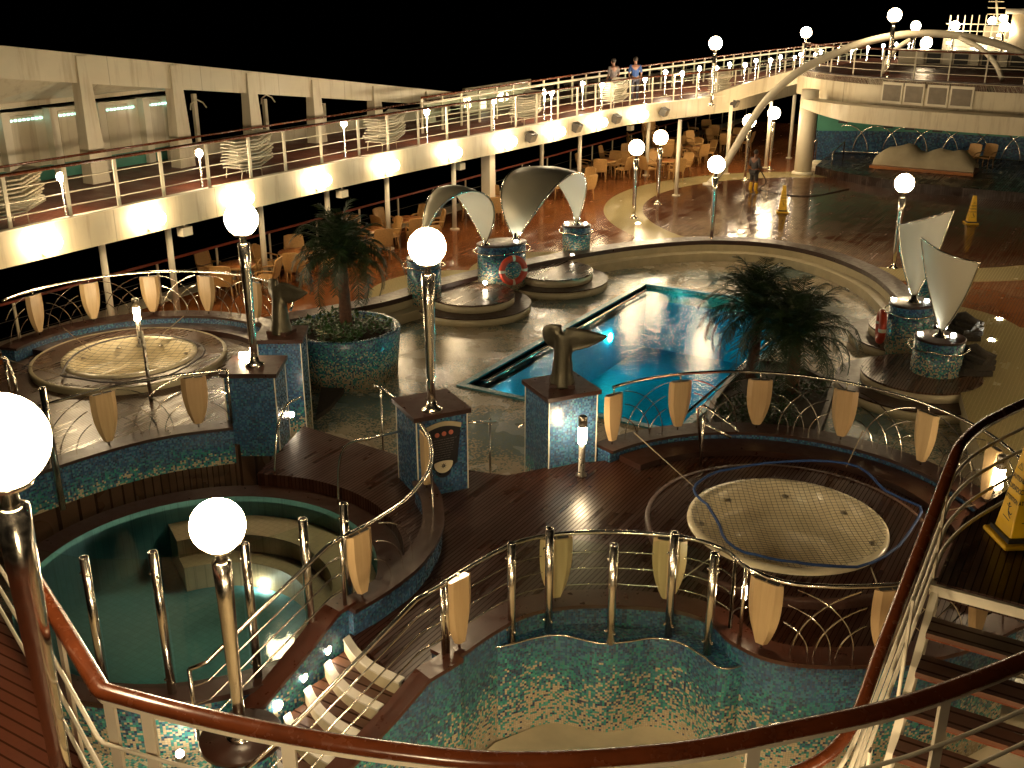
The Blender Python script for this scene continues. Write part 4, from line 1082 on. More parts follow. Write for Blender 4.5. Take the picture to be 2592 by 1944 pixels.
sp = []
for u in (-10, 112, 268, 440, 655, 790, 890):
    best = None
    for k in range(240):
        a = -150+k*.9; q_ = (spaC[0]+(SR+.17)*math.cos(rad(a)), spaC[1]+(SR+.17)*math.sin(rad(a)))
        e = abs(pr((q_[0], q_[1], .3))[0]-u)
        if q_[1] < 8.9 and (best is None or e < best[0]): best = (e, q_)
    sp.append(best[1])
glass_screen('tall glass windscreen with steel tube posts along the near side of the spa pool', sp, .30, 2.0)

# ---- hand rails
def handrail(label, path, posts=(), r=.022):
    t = thing('handrail', label, 'handrail', path[0])
    MB().tube(path, r, 8).build('rail', M_CHROME, t)
    for a, c in posts: MB().tube([a, c], r*.85, 8).build('post', M_CHROME, t)
    return t
q1 = smooth_path([(pedC[0]-.40, pedC[1]-.2, 1.35), (-9.0, 11.05, 1.38), (-9.35, 10.85, 1.25), (-9.45, 10.75, .95), (-9.45, 10.68, .32)], 6)
handrail('curved steel entry rail running from the central pedestal down to the spa coping', q1)
q1 = smooth_path([(-11.15, 11.85, 1.30), (-11.0, 11.35, 1.36), (-10.85, 11.0, 1.2), (-10.8, 10.85, .9), (-10.78, 10.72, .30)], 6)
handrail('curved steel entry rail running from the left pedestal down to the spa coping', q1)
a, c, d = at(950, 977, 1.35), at(1030, 1013, 1.15), at(976, 1122, .5)
def post_under(u, v, zt, zb): p = at(u, v, zt); return (p, (p.x, p.y, zb))
handrail('short sloping steel handrail left of the central pedestal', [at(948, 975, 1.38), at(965, 980, 1.38), (pedC[0]-.35, pedC[1]+.35, 1.30)], [post_under(963, 983, 1.36, -.42)])
handrail('short sloping steel handrail right of the central pedestal', [(pedC[0]+.35, pedC[1]+.35, 1.45), at(1255, 1068, 1.05)], [post_under(1240, 1060, 1.08, -.42)])
handrail('thin steel handrail on the left side of the right statue pedestal', [at(1312, 1083, .9), at(1375, 1040, 1.0)], [])
handrail('steel step handrail at the gap in the arched railing behind the right tub', [at(1775, 1160, .5), at(1765, 1035, 1.45), at(1780, 1025, 1.5), at(1855, 1078, 1.25), at(1868, 1095, 1.15)], [post_under(1782, 1050, 1.40, .5)])
handrail('second steel step handrail at the gap in the arched railing', [at(1782, 1072, 1.3), at(1850, 1108, 1.05)], [])
handrail('pair of small curled steel ladder rails half hidden by the right palm', smooth_path([at(2020, 750, -.3), at(2032, 738, .0), at(2062, 727, .35), at(2088, 722, .1), at(2090, 733, -.3)], 5))
# far-left double steel rail end
handrail('bent double steel rail end at the left edge beside the far left hot tub', smooth_path([at(-60, 925, 1.35), at(5, 905, 1.40), at(22, 925, 1.25), at(40, 975, .9), at(30, 1000, .7)], 6), [post_under(12, 915, 1.36, .5), post_under(38, 960, 1.0, .5)], .03)
t = thing('glass_screen', 'single tall glass screen post at the left of the spa pool wall', 'glass screen', (-13.05, 7.9, .3))
p = at(108, 990, 2.2); MB().lathe((p.x, p.y, 0), [(.05, .32), (.05, 2.25), (.04, 2.25), (.04, 2.15), (0, 2.15)], 14).build('post', M_CHROME, t)

# ---- bollard lights
def bollard(loc, label, h=1.0):
    t = thing('bollard_light', label, 'bollard light', loc)
    MB().lathe((0, 0, 0), [(.09, 0), (.09, .02), (.055, .03), (.05, h*.55)], 18).build('pole', M_STEELD, t, loc=(0, 0, 0))
    MB().lathe((0, 0, 0), [(.062, h*.55), (.066, h*.6), (.066, h*.80), (.062, h*.82)], 18).build('lamp', M_SMALLB, t, loc=(0, 0, 0))
    MB().lathe((0, 0, 0), [(.07, h*.82), (.07, h*.98), (.05, h), (0, h)], 18).build('cap', M_STEELD, t, loc=(0, 0, 0))
    return t
M_SMALLB = emit('lit_bollard', LAMP, 95)
bollard((-6.62, 13.10, .5), 'lit steel bollard lamp on the teak in front of the right statue pedestal')
p = at(382, 830, .80); bollard((p.x+.05, p.y-.35, .5), 'lit steel bollard lamp in front of the middle board behind the far left hot tub', 1.05)
p = at(2475, 1265, .5); bollard((-.95, 14.6, .5), 'lit steel bollard lamp by the rightmost board of the arched railing', 1.1)
p = at(619, 903, 1.78); t = thing('uplight', 'small lit box lamp on the cap of the left lamp pedestal', 'uplight', p); MB().box((p.x, p.y, 1.81), (.16, .09, .08), rad(31)).build('lamp', M_SMALLB, t); MB().box((p.x, p.y, 1.765), (.12, .07, .03), rad(31)).build('bracket', M_STEELD, t)
# wall spot near left statue pedestal
p = at(738, 1052, .6); t = thing('wall_spot', 'small bright spot lamp low on the left statue pedestal', 'spot lamp', (p.x, p.y, .6)); MB().sphere((p.x, p.y, .62), .05, 12, 8).build('lamp', M_SPOT, t); MB().box((p.x, p.y+.04, .62), (.07, .05, .05)).build('bracket', M_STEELD, t)
p = at(1934, 1320, .52)
t = thing('corner_lamp', 'bright strip lamp on the steel post left of the right front board', 'lamp', (0, 0, 0)); p = _C + ray(1884, 1500)*((Vector((front[kx][0], front[kx][1], 1.2))-_C).dot(_fw))
t.location = p; t['_o'] = tuple(p); MB().lathe((p.x, p.y, p.z-.10), [(0, 0), (.028, .02), (.028, .18), (0, .2)], 12).build('lamp', M_SMALLB, t); MB().tube([(p.x, p.y+.03, p.z-.12), (p.x, p.y+.03, p.z+.12)], .012, 6).build('bracket', M_CHROME, t)

# ---- shower post in front of the left tub
p = at(383, 1015, .5); t = thing('shower_post', 'steel shower post with two angled shower heads before the far left hot tub', 'shower', (p.x, p.y, .5))
zt_ = zon((p.x, p.y), 880)
MB().tube([(p.x, p.y, .5), (p.x, p.y, zt_)], .035, 10).build('post', M_STEELD, t)
q_ = Vector((p.x, p.y, zt_))
for dz, s_ in ((.05, 1), (-.12, .8)): MB().tube([q_+Vector((0, 0, dz)), q_+Vector((-.05, .05, dz)), q_+Vector((-.16*s_, .10, dz+.20*s_))], [.02, .025, .04], 10).build('shower_head', M_WHITE, t)

# ---- column floor spots (uplights set in the deck; far right one paints a reflection)
for k, (u, v, l) in enumerate(((1615, 565, 'on the cream ring left of the dance floor'), (1875, 586, 'on the dance floor before the pool rim'), (2530, 807, 'on the cream deck at the far right'), (2510, 860, 'at the right of the fan sails'), (1297, 610, 'beside the lifebuoy column'))):
    p = at(u, v, .004); t = thing('floor_light', 'small lit round light set flush ' + l, 'floor light', p)
    MB().lathe((p.x, p.y, .004), [(.07, 0), (.07, .012), (0, .014)], 16).build('lens', M_COOL, t); MB().lathe((p.x, p.y, .004), [(.10, 0), (.10, .01), (.072, .014)], 16, cap=False).build('ring', M_CHROME, t)
for (x, y, l) in ((colB[0]+.1, colB[1]-1.02, 'front foot'), (colCc[0]+.35, colCc[1]-.9, 'far column')):
    t = thing('spot_lamp', 'small bright spot lamp above the daybed top by the %s' % l, 'spot lamp', (x, y, .02)); MB().sphere((x, y, .12), .05, 12, 8).build('lamp', M_SPOT, t); MB().lathe((x, y, 0), [(.04, .0), (.04, .08), (0, .08)], 10).build('foot', M_STEELD, t)

# ================================================================ UPPER WALKWAY
PZ = 2.95
inner = [(-19.3, 4), (-19.3, 14), (-19.3, 22), (-19.0, 28), (-18.6, 34), (-18.4, 39), (-17.8, 41.5), (-17.1, 44.0), (-16.3, 47.2), (-16.35, 52), (-16.2, 56.5), (-15.6, 60)]
inn = [(p.x, p.y) for p in smooth_path(inner, 4)]
struct(MB().strip(inn, [(-24.6 + .0*i, p[1]) for i, p in enumerate(inn)], PZ-.22, PZ).build('upper_walkway', M_RED))
t = thing('walkway_fascia', 'long deep cream fascia beam along the edge of the upper walkway with wall lamps', 'fascia', (-19.2, 12, PZ-.66))
MB().strip(offset(inn, -.10), offset(inn, .02), PZ-.66, PZ+.045).build('beam', M_BAND, t)
MB().strip(offset(inn, -.13), offset(inn, .04), PZ+.045, PZ+.075).build('lip', M_WHITE, t)
# inner railing
post_s = [12.56-1.42, 12.56, 13.95, 15.2, 16.55, 17.95, 19.3, 20.65, 22.05, 23.5, 24.85, 26.2, 27.6, 28.85, 30.1, 31.4, 32.7, 34.2, 35.6, 37, 38.3, 39.6, 41, 42.4, 43.8, 45.2, 46.6, 48, 49.4, 50.8, 52.2, 53.6, 55, 56.4, 57.8, 59.2]
f_in, L_in = resample(offset(inn, .03), 0)
def rail_at_y(y):
    for k in range(400):
        p = f_in(L_in*k/399)
        if p.y >= y: return p
    return p
t = thing('walkway_railing', 'white railing with dark handrail along the inner edge of the upper walkway', 'railing', (-19.3, 12, PZ))
MB().tube([(p[0], p[1], PZ+1.12) for p in offset(inn, .03)], .038, 8).build('handrail', M_RAIL, t)
for h_ in (.28, .56, .84): MB().tube([(p[0], p[1], PZ+h_) for p in offset(inn, .03)], .014, 6).build('bar', M_WHITE, t)
for y in post_s:
    p = rail_at_y(y); MB().box((p.x, p.y, PZ+.56), (.035, .085, 1.12)).build('post', M_WHITE, t)
# wall lamps on the fascia
us = [(100, 520), (328, 466), (523, 425), (692, 385), (835, 357), (962, 330), (1072, 305), (1168, 288), (1256, 268), (1332, 252)]
for k, (u, v) in enumerate(us):
    u *= 1.1718; v *= 1.1718; p = atx(u, v+8, -19.05)
    t = thing('wall_lamp', 'glaring bulkhead lamp on the walkway fascia, %s from the left' % ORD[k], 'wall lamp', (-19.03, p.y, PZ-.42), 'bulkhead lamps on the walkway fascia')
    x_ = rail_at_y(p.y).x - (-19.27)
    for dy in (-.10, .10): MB().sphere((-19.02+x_+.13, p.y+dy, PZ-.30), .19, 14, 8, (.8, 1, .9)).build('bulb', M_WALLL, t)
    MB().box((-19.08+x_, p.y, PZ-.45), (.08, .10, .22)).build('bracket', M_WHITE, t)
# black speakers on the fascia
for k, (u, v) in enumerate(((1320, 355), (1427, 331), (1522, 312), (1607, 294), (1775, 262))):
    p = atx(u, v, -18.9) if k < 4 else at(u, v, PZ-.4)
    xx = rail_at_y(p.y).x + .22
    t = thing('deck_speaker', 'black wedge loudspeaker on the walkway fascia, %s from the left' % ORD[k], 'speaker', (xx, p.y, PZ-.5), 'black loudspeakers on the walkway fascia')
    MB().box((xx, p.y, PZ-.30), (.26, .40, .30), 0, ry=rad(25)).build('cabinet', M_SPK, t); MB().box((xx+.13, p.y, PZ-.36), (.02, .34, .24), 0, ry=rad(25)).build('grille', M_LOUVRE, t)
# white floodlights hanging below fascia
for k, (u, v) in enumerate(((468, 585), (866, 490), (1165, 421), (1596, 324))):
    p = atx(u, v, -19.35); t = thing('flood_light', 'small white box floodlight hanging under the walkway, %s from the left' % ORD[k], 'floodlight', p, 'white floodlights under the walkway')
    MB().box((p.x, p.y, p.z), (.2, .30, .20)).build('housing', M_WHITE, t); MB().tube([(p.x, p.y, p.z+.1), (p.x, p.y, PZ-.22)], .02, 6).build('bracket', M_WHITE, t)
# supporting poles
pol = [(269, 14.9), (434, 16.8), (665, 19.9), (836, 22.5), (975, 25.1), (1135, 28.4), (1212, 30.3), (1383, 35.0), (1421, 36.4), (1568, 41.3)]
for k, (u, y) in enumerate(pol):
    p = atx(u, 500, -19.6) ; w = .075 if k != 6 else .16
    x = -19.55 if k != 7 else -20.4
    x_ = x + (rail_at_y(y).x+19.27)
    t = thing('support_pole', ('thick square white pillar' if k == 6 else 'slim white round pole') + ' under the walkway, %s from the left' % ORD[k], 'pole', (x_, y, 0), 'white poles carrying the upper walkway')
    if k == 6: MB().box((x_, y, (PZ-.22)/2), (.34, .34, PZ-.22)).build('shaft', M_WHITE, t)
    else: MB().cyl((x_, y, 0), (x_, y, PZ-.22), w, n=14).build('shaft', M_WHITE, t)
    MB().lathe((x_, y, 0), [(.16, 0), (.16, .03), (.1, .05), (0, .05)], 14).build('foot_plate', M_WHITE, t)
for k, (u, v, v1) in enumerate(((1711, 495, 0), (1838, 440, 0), (1938, 425, 0), (1997, 400, 0))):
    p = at(u, v, 0); t = thing('support_pole', 'slim white pole on the open deck under the curved walkway edge, %s of four' % ORD[k], 'pole', (p.x, p.y, 0), 'white poles at the curved walkway')
    MB().cyl((p.x, p.y, 0), (p.x, p.y, PZ-.1), .075, n=12).build('shaft', M_WHITE, t); MB().lathe((p.x, p.y, 0), [(.15, 0), (.15, .03), (0, .04)], 12).build('foot_plate', M_WHITE, t)
# outer rail of the lower deck
t = thing('ship_side_rail', 'long red-topped rail along the ship side of the lower deck', 'railing', (-20.75, 10, 0))
MB().tube([(-20.75, 4, 1.1), (-20.75, 62, 1.1)], .035, 8).build('handrail', M_REDRAIL, t)
for y in range(5, 62, 2): MB().box((-20.75, y+.3, .55), (.03, .06, 1.1)).build('post', M_GREYW, t)
for h_ in (.35, .7): MB().tube([(-20.75, 4, h_), (-20.75, 62, h_)], .010, 5).build('bar', M_DARK, t)
# small lamps and their glass windbreak on the walkway's outer side
def small_lamp(p, label, h=1.0, grp='small round lamps along the upper walkway'):
    t = thing('walkway_lamp', label, 'walkway lamp', p, grp)
    MB().sphere((0, 0, h), .085, 12, 8, (1, 1, 1.15)).build('globe', M_SMALL, t, loc=(0, 0, 0)); MB().lathe((0, 0, 0), [(.12, 0), (.12, .03), (.03, .05), (.025, h-.06)], 10).build('post', M_CHROME, t, loc=(0, 0, 0))
    return t
SL = small_lamp((0, 0, 0), 'x'); SK = kmap(SL)
zr_ = atx(0, 423, -22.1).z
t = thing('ship_side_handrail', 'dark thin handrail with brackets in front of the side screen ribs', 'handrail', (-22.1, 20, PZ))
MB().tube([(-22.1, 10, zr_), (-22.1, 33.5, zr_)], .03, 8).build('rail', M_RAIL, t)
for y in (14.2, 17.25, 20.1, 22.85, 25.6, 28.6, 31.6): MB().tube([(-22.1, y, zr_), (-22.45, y, zr_-.08)], .03, 6).build('bracket', M_WHITE, t)
sl = [(153, 448), (504, 388), (870, 313), (1080, 283), (1250, 255), (1396, 234), (1523, 214), (1633, 200), (1727, 186), (1886, 164)]
for k, (u, v) in enumerate(sl):
    p = at(u, v, PZ+1.0); p = atx(u, v, rail_at_y(p.y).x-.42); p.z -= 1.0
    if k == 0: SL.location = p; SL['label'] = 'small round walkway lamp, first from the left of the near row'
    else: copy_tree(SL, SK, p, 0, 'small round walkway lamp, %s from the left of the near row' % ORD[k])
sl2 = [(1378, 234), (1475, 213), (1685, 183), (1771, 173), (1814, 173), (1847, 163), (1914, 154), (1951, 153), (1976, 144), (2012, 146), (2027, 138), (2064, 139), (2078, 131), (2124, 124), (2156, 127), (2166, 122), (2197, 121), (2236, 116), (2269, 112), (2301, 108), (2334, 105)]
for k, (u, v) in enumerate(sl2):
    d = 47 + k*1.6 ; p = at(u, v, PZ+1.0)
    if p.y > 85: p = _C + ray(u, v)*(p.y*0+82); p.z -= 1.0
    else: p.z = PZ
    copy_tree(SL, SK, p, 0, 'small round walkway lamp, %s from the left of the far row' % ORD[k], 'small far lamps along the upper walkway')
# outer walkway rail (glass windbreak) right part
t = thing('windbreak_rail', 'outer windbreak of glass and white posts along the far side of the upper walkway', 'railing', (-20.9, 30, PZ))
op = [(-20.9, 29), (-20.9, 40), (-20.5, 48), (-19.4, 62), (-17.6, 76)]; opf, opL = resample([(p.x, p.y) for p in smooth_path(op, 6)], 0)
opp = [opf(opL*k/40) for k in range(41)]
MB().tube([(p.x, p.y, PZ+1.15) for p in opp], .04, 8).build('handrail', M_RAIL, t); MB().tube([(p.x, p.y, PZ+.95) for p in opp], .05, 6).build('rim_bar', M_WHITE, t)
for k in range(41): p = opp[k]; MB().box((p.x, p.y, PZ+.56), (.05, .08, 1.12)).build('post', M_GREYW, t)
MB().strip([(p.x+.02, p.y) for p in opp], [(p.x+.03, p.y) for p in opp], PZ+.1, PZ+.92).build('pane', M_GLASS, t)
for h_ in (.3, .6): MB().tube([(p.x, p.y, PZ+h_) for p in opp], .015, 5).build('bar', M_WHITE, t)
t = thing('far_walkway_deck', 'x', 'deck'); 
bpy.data.objects.remove(t)
struct(MB().strip([(p[0], p[1]) for p in [(-16.2, 56.5), (-15.5, 62), (-13, 76)]], [(-20.9, 56.6), (-19.5, 62), (-17.7, 76)], PZ-.2, PZ-.006).build('upper_walkway_far', M_RED))

# ---- tall side screen with slanted ribs
SX = -22.5
t = thing('side_screen', 'tall cream side screen with sloping top beam and tapered ribs beyond the walkway', 'screen wall', (SX, 20, PZ))
def ztop(y): return 6.32 - (y-15.2)*(6.32-3.72)/(34.3-15.2)
ys = [8, 12, 15.2, 17.2, 20.1, 22.8, 25.6, 28.6, 31.5, 34.3]
MB().strip([(SX, y) for y in ys], [(SX-.5, y) for y in ys], [ztop(y)-.72*(1-(y-15)/60) for y in ys], [ztop(y) for y in ys]).build('top_beam', M_GREYW, t)
# inner plating behind the beam
MB().strip([(SX-1.3, y) for y in ys[:6]], [(SX-1.45, y) for y in ys[:6]], [4.74+.02*i for i in range(6)], [ztop(y)-.3 for y in ys[:6]]).build('upper_plating', M_GREYW, t)
MB().strip([(SX-.2, y) for y in ys[:6]], [(SX-1.3, y) for y in ys[:6]], [ztop(y)-.55 for y in ys[:6]], [ztop(y)-.5 for y in ys[:6]], [4.92]*6, [4.96]*6).build('sloping_soffit', M_GREYW, t)
for y in (14.2, 17.25, 20.1, 22.85, 25.6, 28.6, 31.6):
    z1 = ztop(y)-.05; w0, w1 = .42, .24
    vs = []
    for (z, w, dx) in ((PZ, .52, .16), (z1, .30, .05)):
        vs += [(SX+dx, y-w/2, z), (SX+dx, y+w/2, z), (SX-.22, y+w/2, z), (SX-.22, y-w/2, z)]
    MB().add(vs, [(3, 2, 1, 0), (4, 5, 6, 7), (0, 1, 5, 4), (1, 2, 6, 5), (2, 3, 7, 6), (3, 0, 4, 7)]).build('rib', M_GREYW, t)
# glazing bars behind the openings
for y in (21.6, 24.4, 27.1, 30.0, 33.0): MB().box((SX-1.0, y, (PZ+ztop(y)-.75)/2), (.10, .12, ztop(y)-.75-PZ)).build('mullion', M_GREYW, t)
MB().strip([(SX-1.0, y) for y in (20.6, 34.3)], [(SX-1.12, y) for y in (20.6, 34.3)], [4.98, 3.42], [5.08, 3.52]).build('glazing_head', M_WHITE, t)
MB().box((SX-1.05, 27.5, 3.15), (.08, 14, .40)).build('sill_panel', M_GREYW, t)
for y in (21.6, 24.4, 27.1, 30.0): 
    for s_ in (-1, 1): MB().tube([(SX-.9, y, 4.55-.1*(y-21.6)/3), (SX-.9, y+.22*s_, 4.45-.1*(y-21.6)/3), (SX-.85, y+.30*s_, 4.30-.1*(y-21.6)/3)], .02, 5).build('lamp_arm', M_GREYW, t)
MB().box((SX-.3, 36.9, 3.25), (.12, 5.0, 1.3)).build('end_panel', M_GREYW, t)
t2 = thing('lit_cabinet', 'brightly lit pale service panel behind the walkway railing', 'cabinet', (SX-.4, 34, 2.95)); p = atx(1245, 262, SX)
MB().box((SX-.35, p.y, p.z), (.2, 1.5, .5)).build('body', M_WHITE, t2); MB().box((SX-.24, p.y-.3, p.z), (.02, .5, .4)).build('lit_panel', emit('lit_panel', (1, .85, .6), 1.6), t2)
# locker cabins
c1 = lambda x, y: (x/3.16, 80+y/3.16)
edges = [c1(x, 600)[0] for x in (-340, 10, 400, 790, 1150, 1395)]
for k in range(5):
    y0 = atx(edges[k], 300, -24.0).y; y1 = atx(edges[k+1], 300, -24.0).y; ym = (y0+y1)/2
    t = thing('changing_cabin', 'tall cream cabin with door and glowing slots behind the walkway, %s from the left' % ORD[k], 'cabin', (-24.2, ym, PZ), 'cabins behind the upper walkway')
    MB().box((-24.3, ym, PZ+.86), (.5, (y1-y0)-.10, 1.72)).build('body', M_WHITE, t)
    MB().box((-24.03, ym-.1, PZ+.90), (.03, (y1-y0)*.50, 1.46)).build('door', M_BAND, t)
    for j in range(8): MB().box((-24.01, ym-.42+.12*j, PZ+1.52), (.03, .07, .05)).build('lit_slot', M_SLOT, t)
    MB().box((-23.95, y1-.02, PZ+.88), (.3, .22, 1.76)).build('pilaster', M_WHITE, t)
    MB().box((-23.98, ym, PZ+.17), (.12, (y1-y0)-.3, .34)).build('plinth', M_TEAL, t)

# ---- stacks of white sun loungers on the walkway
lg = thing('sun_lounger', 'x', 'sun lounger', (0, 0, 0))
b_ = MB()
for sx in (-.28, .28): b_.tube([(sx, -.55, .0), (sx, .25, .0), (sx, .72, .16)], .016, 5)
b_.build('frame', M_WHITE, lg, loc=(0, 0, 0))
b_ = MB()
for k in range(9): b_.box((0, -.5+.082*k, .012), (.58, .062, .014))
b_.build('seat_slats', M_WHITE, lg, loc=(0, 0, 0))
b_ = MB()
for k in range(6): b_.box((0, .28+.082*k, .03+.028*k), (.58, .062, .014), rx=rad(19))
b_.build('backrest_slats', M_WHITE, lg, loc=(0, 0, 0))
lk = kmap(lg); firstl = True
lb = thing('sun_lounger', 'x', 'sun lounger', (0, 0, 0))
for (c_, subs) in lk: cc = c_.copy(); scn.collection.objects.link(cc); cc.parent = lb
for sx in (-.26, .26):
    for sy in (-.45, .25): MB().tube([(sx, sy, 0), (sx, sy*1.1, -.26)], .014, 5).build('leg', M_WHITE, lb, loc=(0, 0, 0))
lbk = kmap(lb); firstb = True
stacks = [(1.0, 13.3, 'cut by the left edge'), (1, 20.15, 'above the third wall lamp'), (1, 25.7, 'above the fifth wall lamp'), (1, 33.2, 'left of the rightmost speakers'), (1, 39.7, 'nearest the two walkers'), (1, 46.5, 'far away on the curved walkway')]
for si, (q_, y, where) in enumerate(stacks):
    x = rail_at_y(y).x - .55
    for dyc, nn in ((0, 9),):
        for k in range(nn):
            z = PZ+.28+.082*k; lab = ('lowest' if k == 0 else 'topmost' if k == nn-1 else ORD[k]+' from the bottom') + ' white sun lounger in the stack ' + where
            loc = (x + .02*math.sin(k*2.1), y-.35+.02*math.cos(k*1.7), z); rz = .06*math.sin(k*1.3+si)
            if k == 0:
                if firstb: lb.location = loc; lb['label'] = lab; lb['group'] = 'stacked white sun loungers'; firstb = False
                else: copy_tree(lb, lbk, loc, rz, lab, 'stacked white sun loungers')
            else:
                if firstl: lg.location = loc; lg['label'] = lab; lg['group'] = 'stacked white sun loungers'; firstl = False
                else: copy_tree(lg, lk, loc, rz, lab, 'stacked white sun loungers')

# ---- tables and chairs on the lower deck
ch = thing('rattan_chair', 'x', 'chair', (0, 0, 0))
MB().box((0, 0, .43), (.50, .48, .06)).build('seat', M_RATT, ch, loc=(0, 0, 0))
b_ = MB(); rows = [[(-.25, .24+.0, .46), (-.12, .26, .46), (.12, .26, .46), (.25, .24, .46)], [(-.27, .31, .72), (-.13, .34, .72), (.13, .34, .72), (.27, .31, .72)], [(-.25, .36, .94), (-.13, .39, .96), (.13, .39, .96), (.25, .36, .94)]]
b_.sheet(rows); b_.sheet([[(p[0], p[1]+.035, p[2]) for p in r_][::-1] for r_ in rows]); b_.tube([rows[0][0], rows[1][0], rows[2][0], rows[2][1], rows[2][2], rows[2][3], rows[1][3], rows[0][3]], .02, 6)
b_.build('backrest', M_RATT, ch, loc=(0, 0, 0))
for s_ in (-1, 1): MB().tube([(s_*.27, .30, .66), (s_*.29, .05, .67), (s_*.28, -.20, .62), (s_*.25, -.22, .42)], .022, 6).build('armrest', M_RATT, ch, loc=(0, 0, 0))
for sx in (-1, 1):
    for sy in (-1, 1): MB().tube([(sx*.21, sy*.2, .41), (sx*.23, sy*.23, 0)], .02, 6).build('leg', M_RATT, ch, loc=(0, 0, 0))
ck = kmap(ch); fc = True
tb = thing('round_table', 'x', 'table', (0, 0, 0))
MB().lathe((0, 0, 0), [(.46, .705), (.475, .72), (.47, .74), (0, .742)], 32).build('tabletop', M_TABT, tb, loc=(0, 0, 0))
for k in range(4): a = PI/4+PI/2*k; MB().tube([(.28*math.cos(a), .28*math.sin(a), .705), (.34*math.cos(a), .34*math.sin(a), 0)], .02, 6).build('leg', M_RATT, tb, loc=(0, 0, 0))
MB().lathe((0, 0, 0), [(.476, .69), (.482, .725), (.470, .738)], 32, cap=False).build('rim', M_RATT, tb, loc=(0, 0, 0))
tk = kmap(tb); ft = True
TG = 'round tables on the lower deck'; CG = 'rattan chairs round the tables'
tabs = []
for k, (u, v, lab) in enumerate(((600, 668, 'nearest round table behind the lamp pole'), (748, 636, 'round table half hidden by the left palm'), (930, 580, 'round table right of the left palm'), (1031, 553, 'round table behind the left arch sail'), (1248, 500, 'round table between the two arch sails'), (1447, 447, 'round table right of the right arch sail'), (1530, 405, 'round table beyond the right arch sail'))):
    p = at(u, v, .74); tabs.append((p.x, p.y, lab, .3+.5*k))
tabs += [(-19.6, 42.3, 'round table next to the heaped chairs', .2), (-17.9, 45.6, 'round table second nearest the dance floor', .6), (-19.8, 47.5, 'far round table by the ship side', 1.0), (-17.6, 50.0, 'farthest round table near the stage column', .1), (-19.6, 52.5, 'very last round table by the ship side', .5), (-17.2, 41.2, 'round table behind the leftmost dance floor lamp', .9)]
CO = ['facing the pool', 'turned to the ship side', 'on the far side', 'on the near side', 'pushed in at an angle']
for ti, (x, y, lab, a0) in enumerate(tabs):
    if ft: tb.location = (x, y, 0); tb['label'] = lab; tb['group'] = TG; ft = False
    else: copy_tree(tb, tk, (x, y, 0), 0, lab, TG)
    n_ = 4 if ti not in (3, 8) else 5
    dirs = []
    for j in range(n_):
        a = a0 + 2*PI*j/n_ + random.uniform(-.15, .15); d_ = random.uniform(.72, .86)
        cx, cy_ = x+d_*math.cos(a), y+d_*math.sin(a); rz = a - PI/2 + random.uniform(-.3, .3)
        dirs.append((cx, cy_, rz))
    # name each by the direction in which it stands, seen from the camera
    dirs.sort(key=lambda q_: pr((q_[0], q_[1], .5))[0])
    for j, (cx, cy_, rz) in enumerate(dirs):
        side = ['leftmost', 'second from left', 'third from left', 'fourth from left', 'fifth from left'][j] if j < n_-1 else 'rightmost'
        l2 = '%s rattan chair at the %s' % (side, lab)
        if fc: ch.location = (cx, cy_, 0); ch.rotation_euler = (0, 0, rz); ch['label'] = l2; ch['group'] = CG; fc = False
        else: copy_tree(ch, ck, (cx, cy_, 0), rz, l2, CG)
# stacked chairs on a table in the far crowd
for k, (dx, dy, dz, rz) in enumerate(((0, 0, .72, .5), (.1, .05, .95, .7), (-.9, .6, 0, 2), (-.9, .62, .22, 2.1), (1.0, -.4, 0, 4), (1.0, -.42, .22, 4.1), (1.9, .9, 0, 1), (1.9, .92, .22, 1.1), (1.9, .94, .44, 1.2))):
    copy_tree(ch, ck, (-19.6+dx, 44.6+dy, dz), rz, ['chair lying on top of the heap', 'second chair in the heap', 'lower chair of the left nested pair', 'upper chair of the left nested pair', 'lower chair of the middle nested pair', 'upper chair of the middle nested pair', 'bottom chair of the right nested three', 'middle chair of the right nested three', 'top chair of the right nested three'][k] + ' of rattan chairs', 'heaped rattan chairs')

# ================================================================ STAGE, BRIDGE AND ARCH
c4 = lambda x, y: (1892+x/3.16, y/3.16)
BY = 44.5
# stage platform
stg = smooth_path([(-12.1, 45.3), (-10.5, 44.2), (-8, 43.3), (-5, 43.1), (-1, 43.6), (4, 45.5)], 6)
struct(MB().prism([(p.x, p.y) for p in stg] + [(5, 53), (-13, 53)], 0.0, .35).build('stage_floor', wood('stage_dark_boards', (.03, .016, .012), (.045, .022, .015), .09)))
t = thing('stage_back_wall', 'curved mosaic back wall with teal upper band behind the stage', 'wall', (-5, 51, 0))
bw_ = [(p.x, p.y) for p in smooth_path([(-13.2, 49.2), (-10.5, 50.6), (-7, 51.3), (-3, 51.3), (1.5, 50.4), (5, 48.5)], 6)]
zq_ = zon((-8, 51.2), 338)
MB().strip(bw_, offset(bw_, .3), 0.0, zq_).build('mosaic_panel', M_MOS_FAR, t)
MB().strip(offset(bw_, -.03), offset(bw_, .3), zq_+.001, 3.3).build('teal_band', M_TEAL, t)
t = thing('stage_railing', 'row of crossing steel hoops along the back of the stage', 'railing', (-5, 50, .35))
for k in range(11):
    x = -12.0+1.25*k; y = 49.4 + 1.2*math.sin(PI*(k+1)/12)
    b_ = MB(); b_.tube([(x+1.0*math.cos(a), y+.02*k, .35+1.25*math.sin(a)) for a in [PI*j/16 for j in range(17)]], .022, 6); b_.build('hoop', M_CHROME, t)
MB().tube([(-12, 49.0, .5), (-8, 50.2, .5), (-4, 50.3, .5)], .02, 6).build('low_bar', M_CHROME, t)
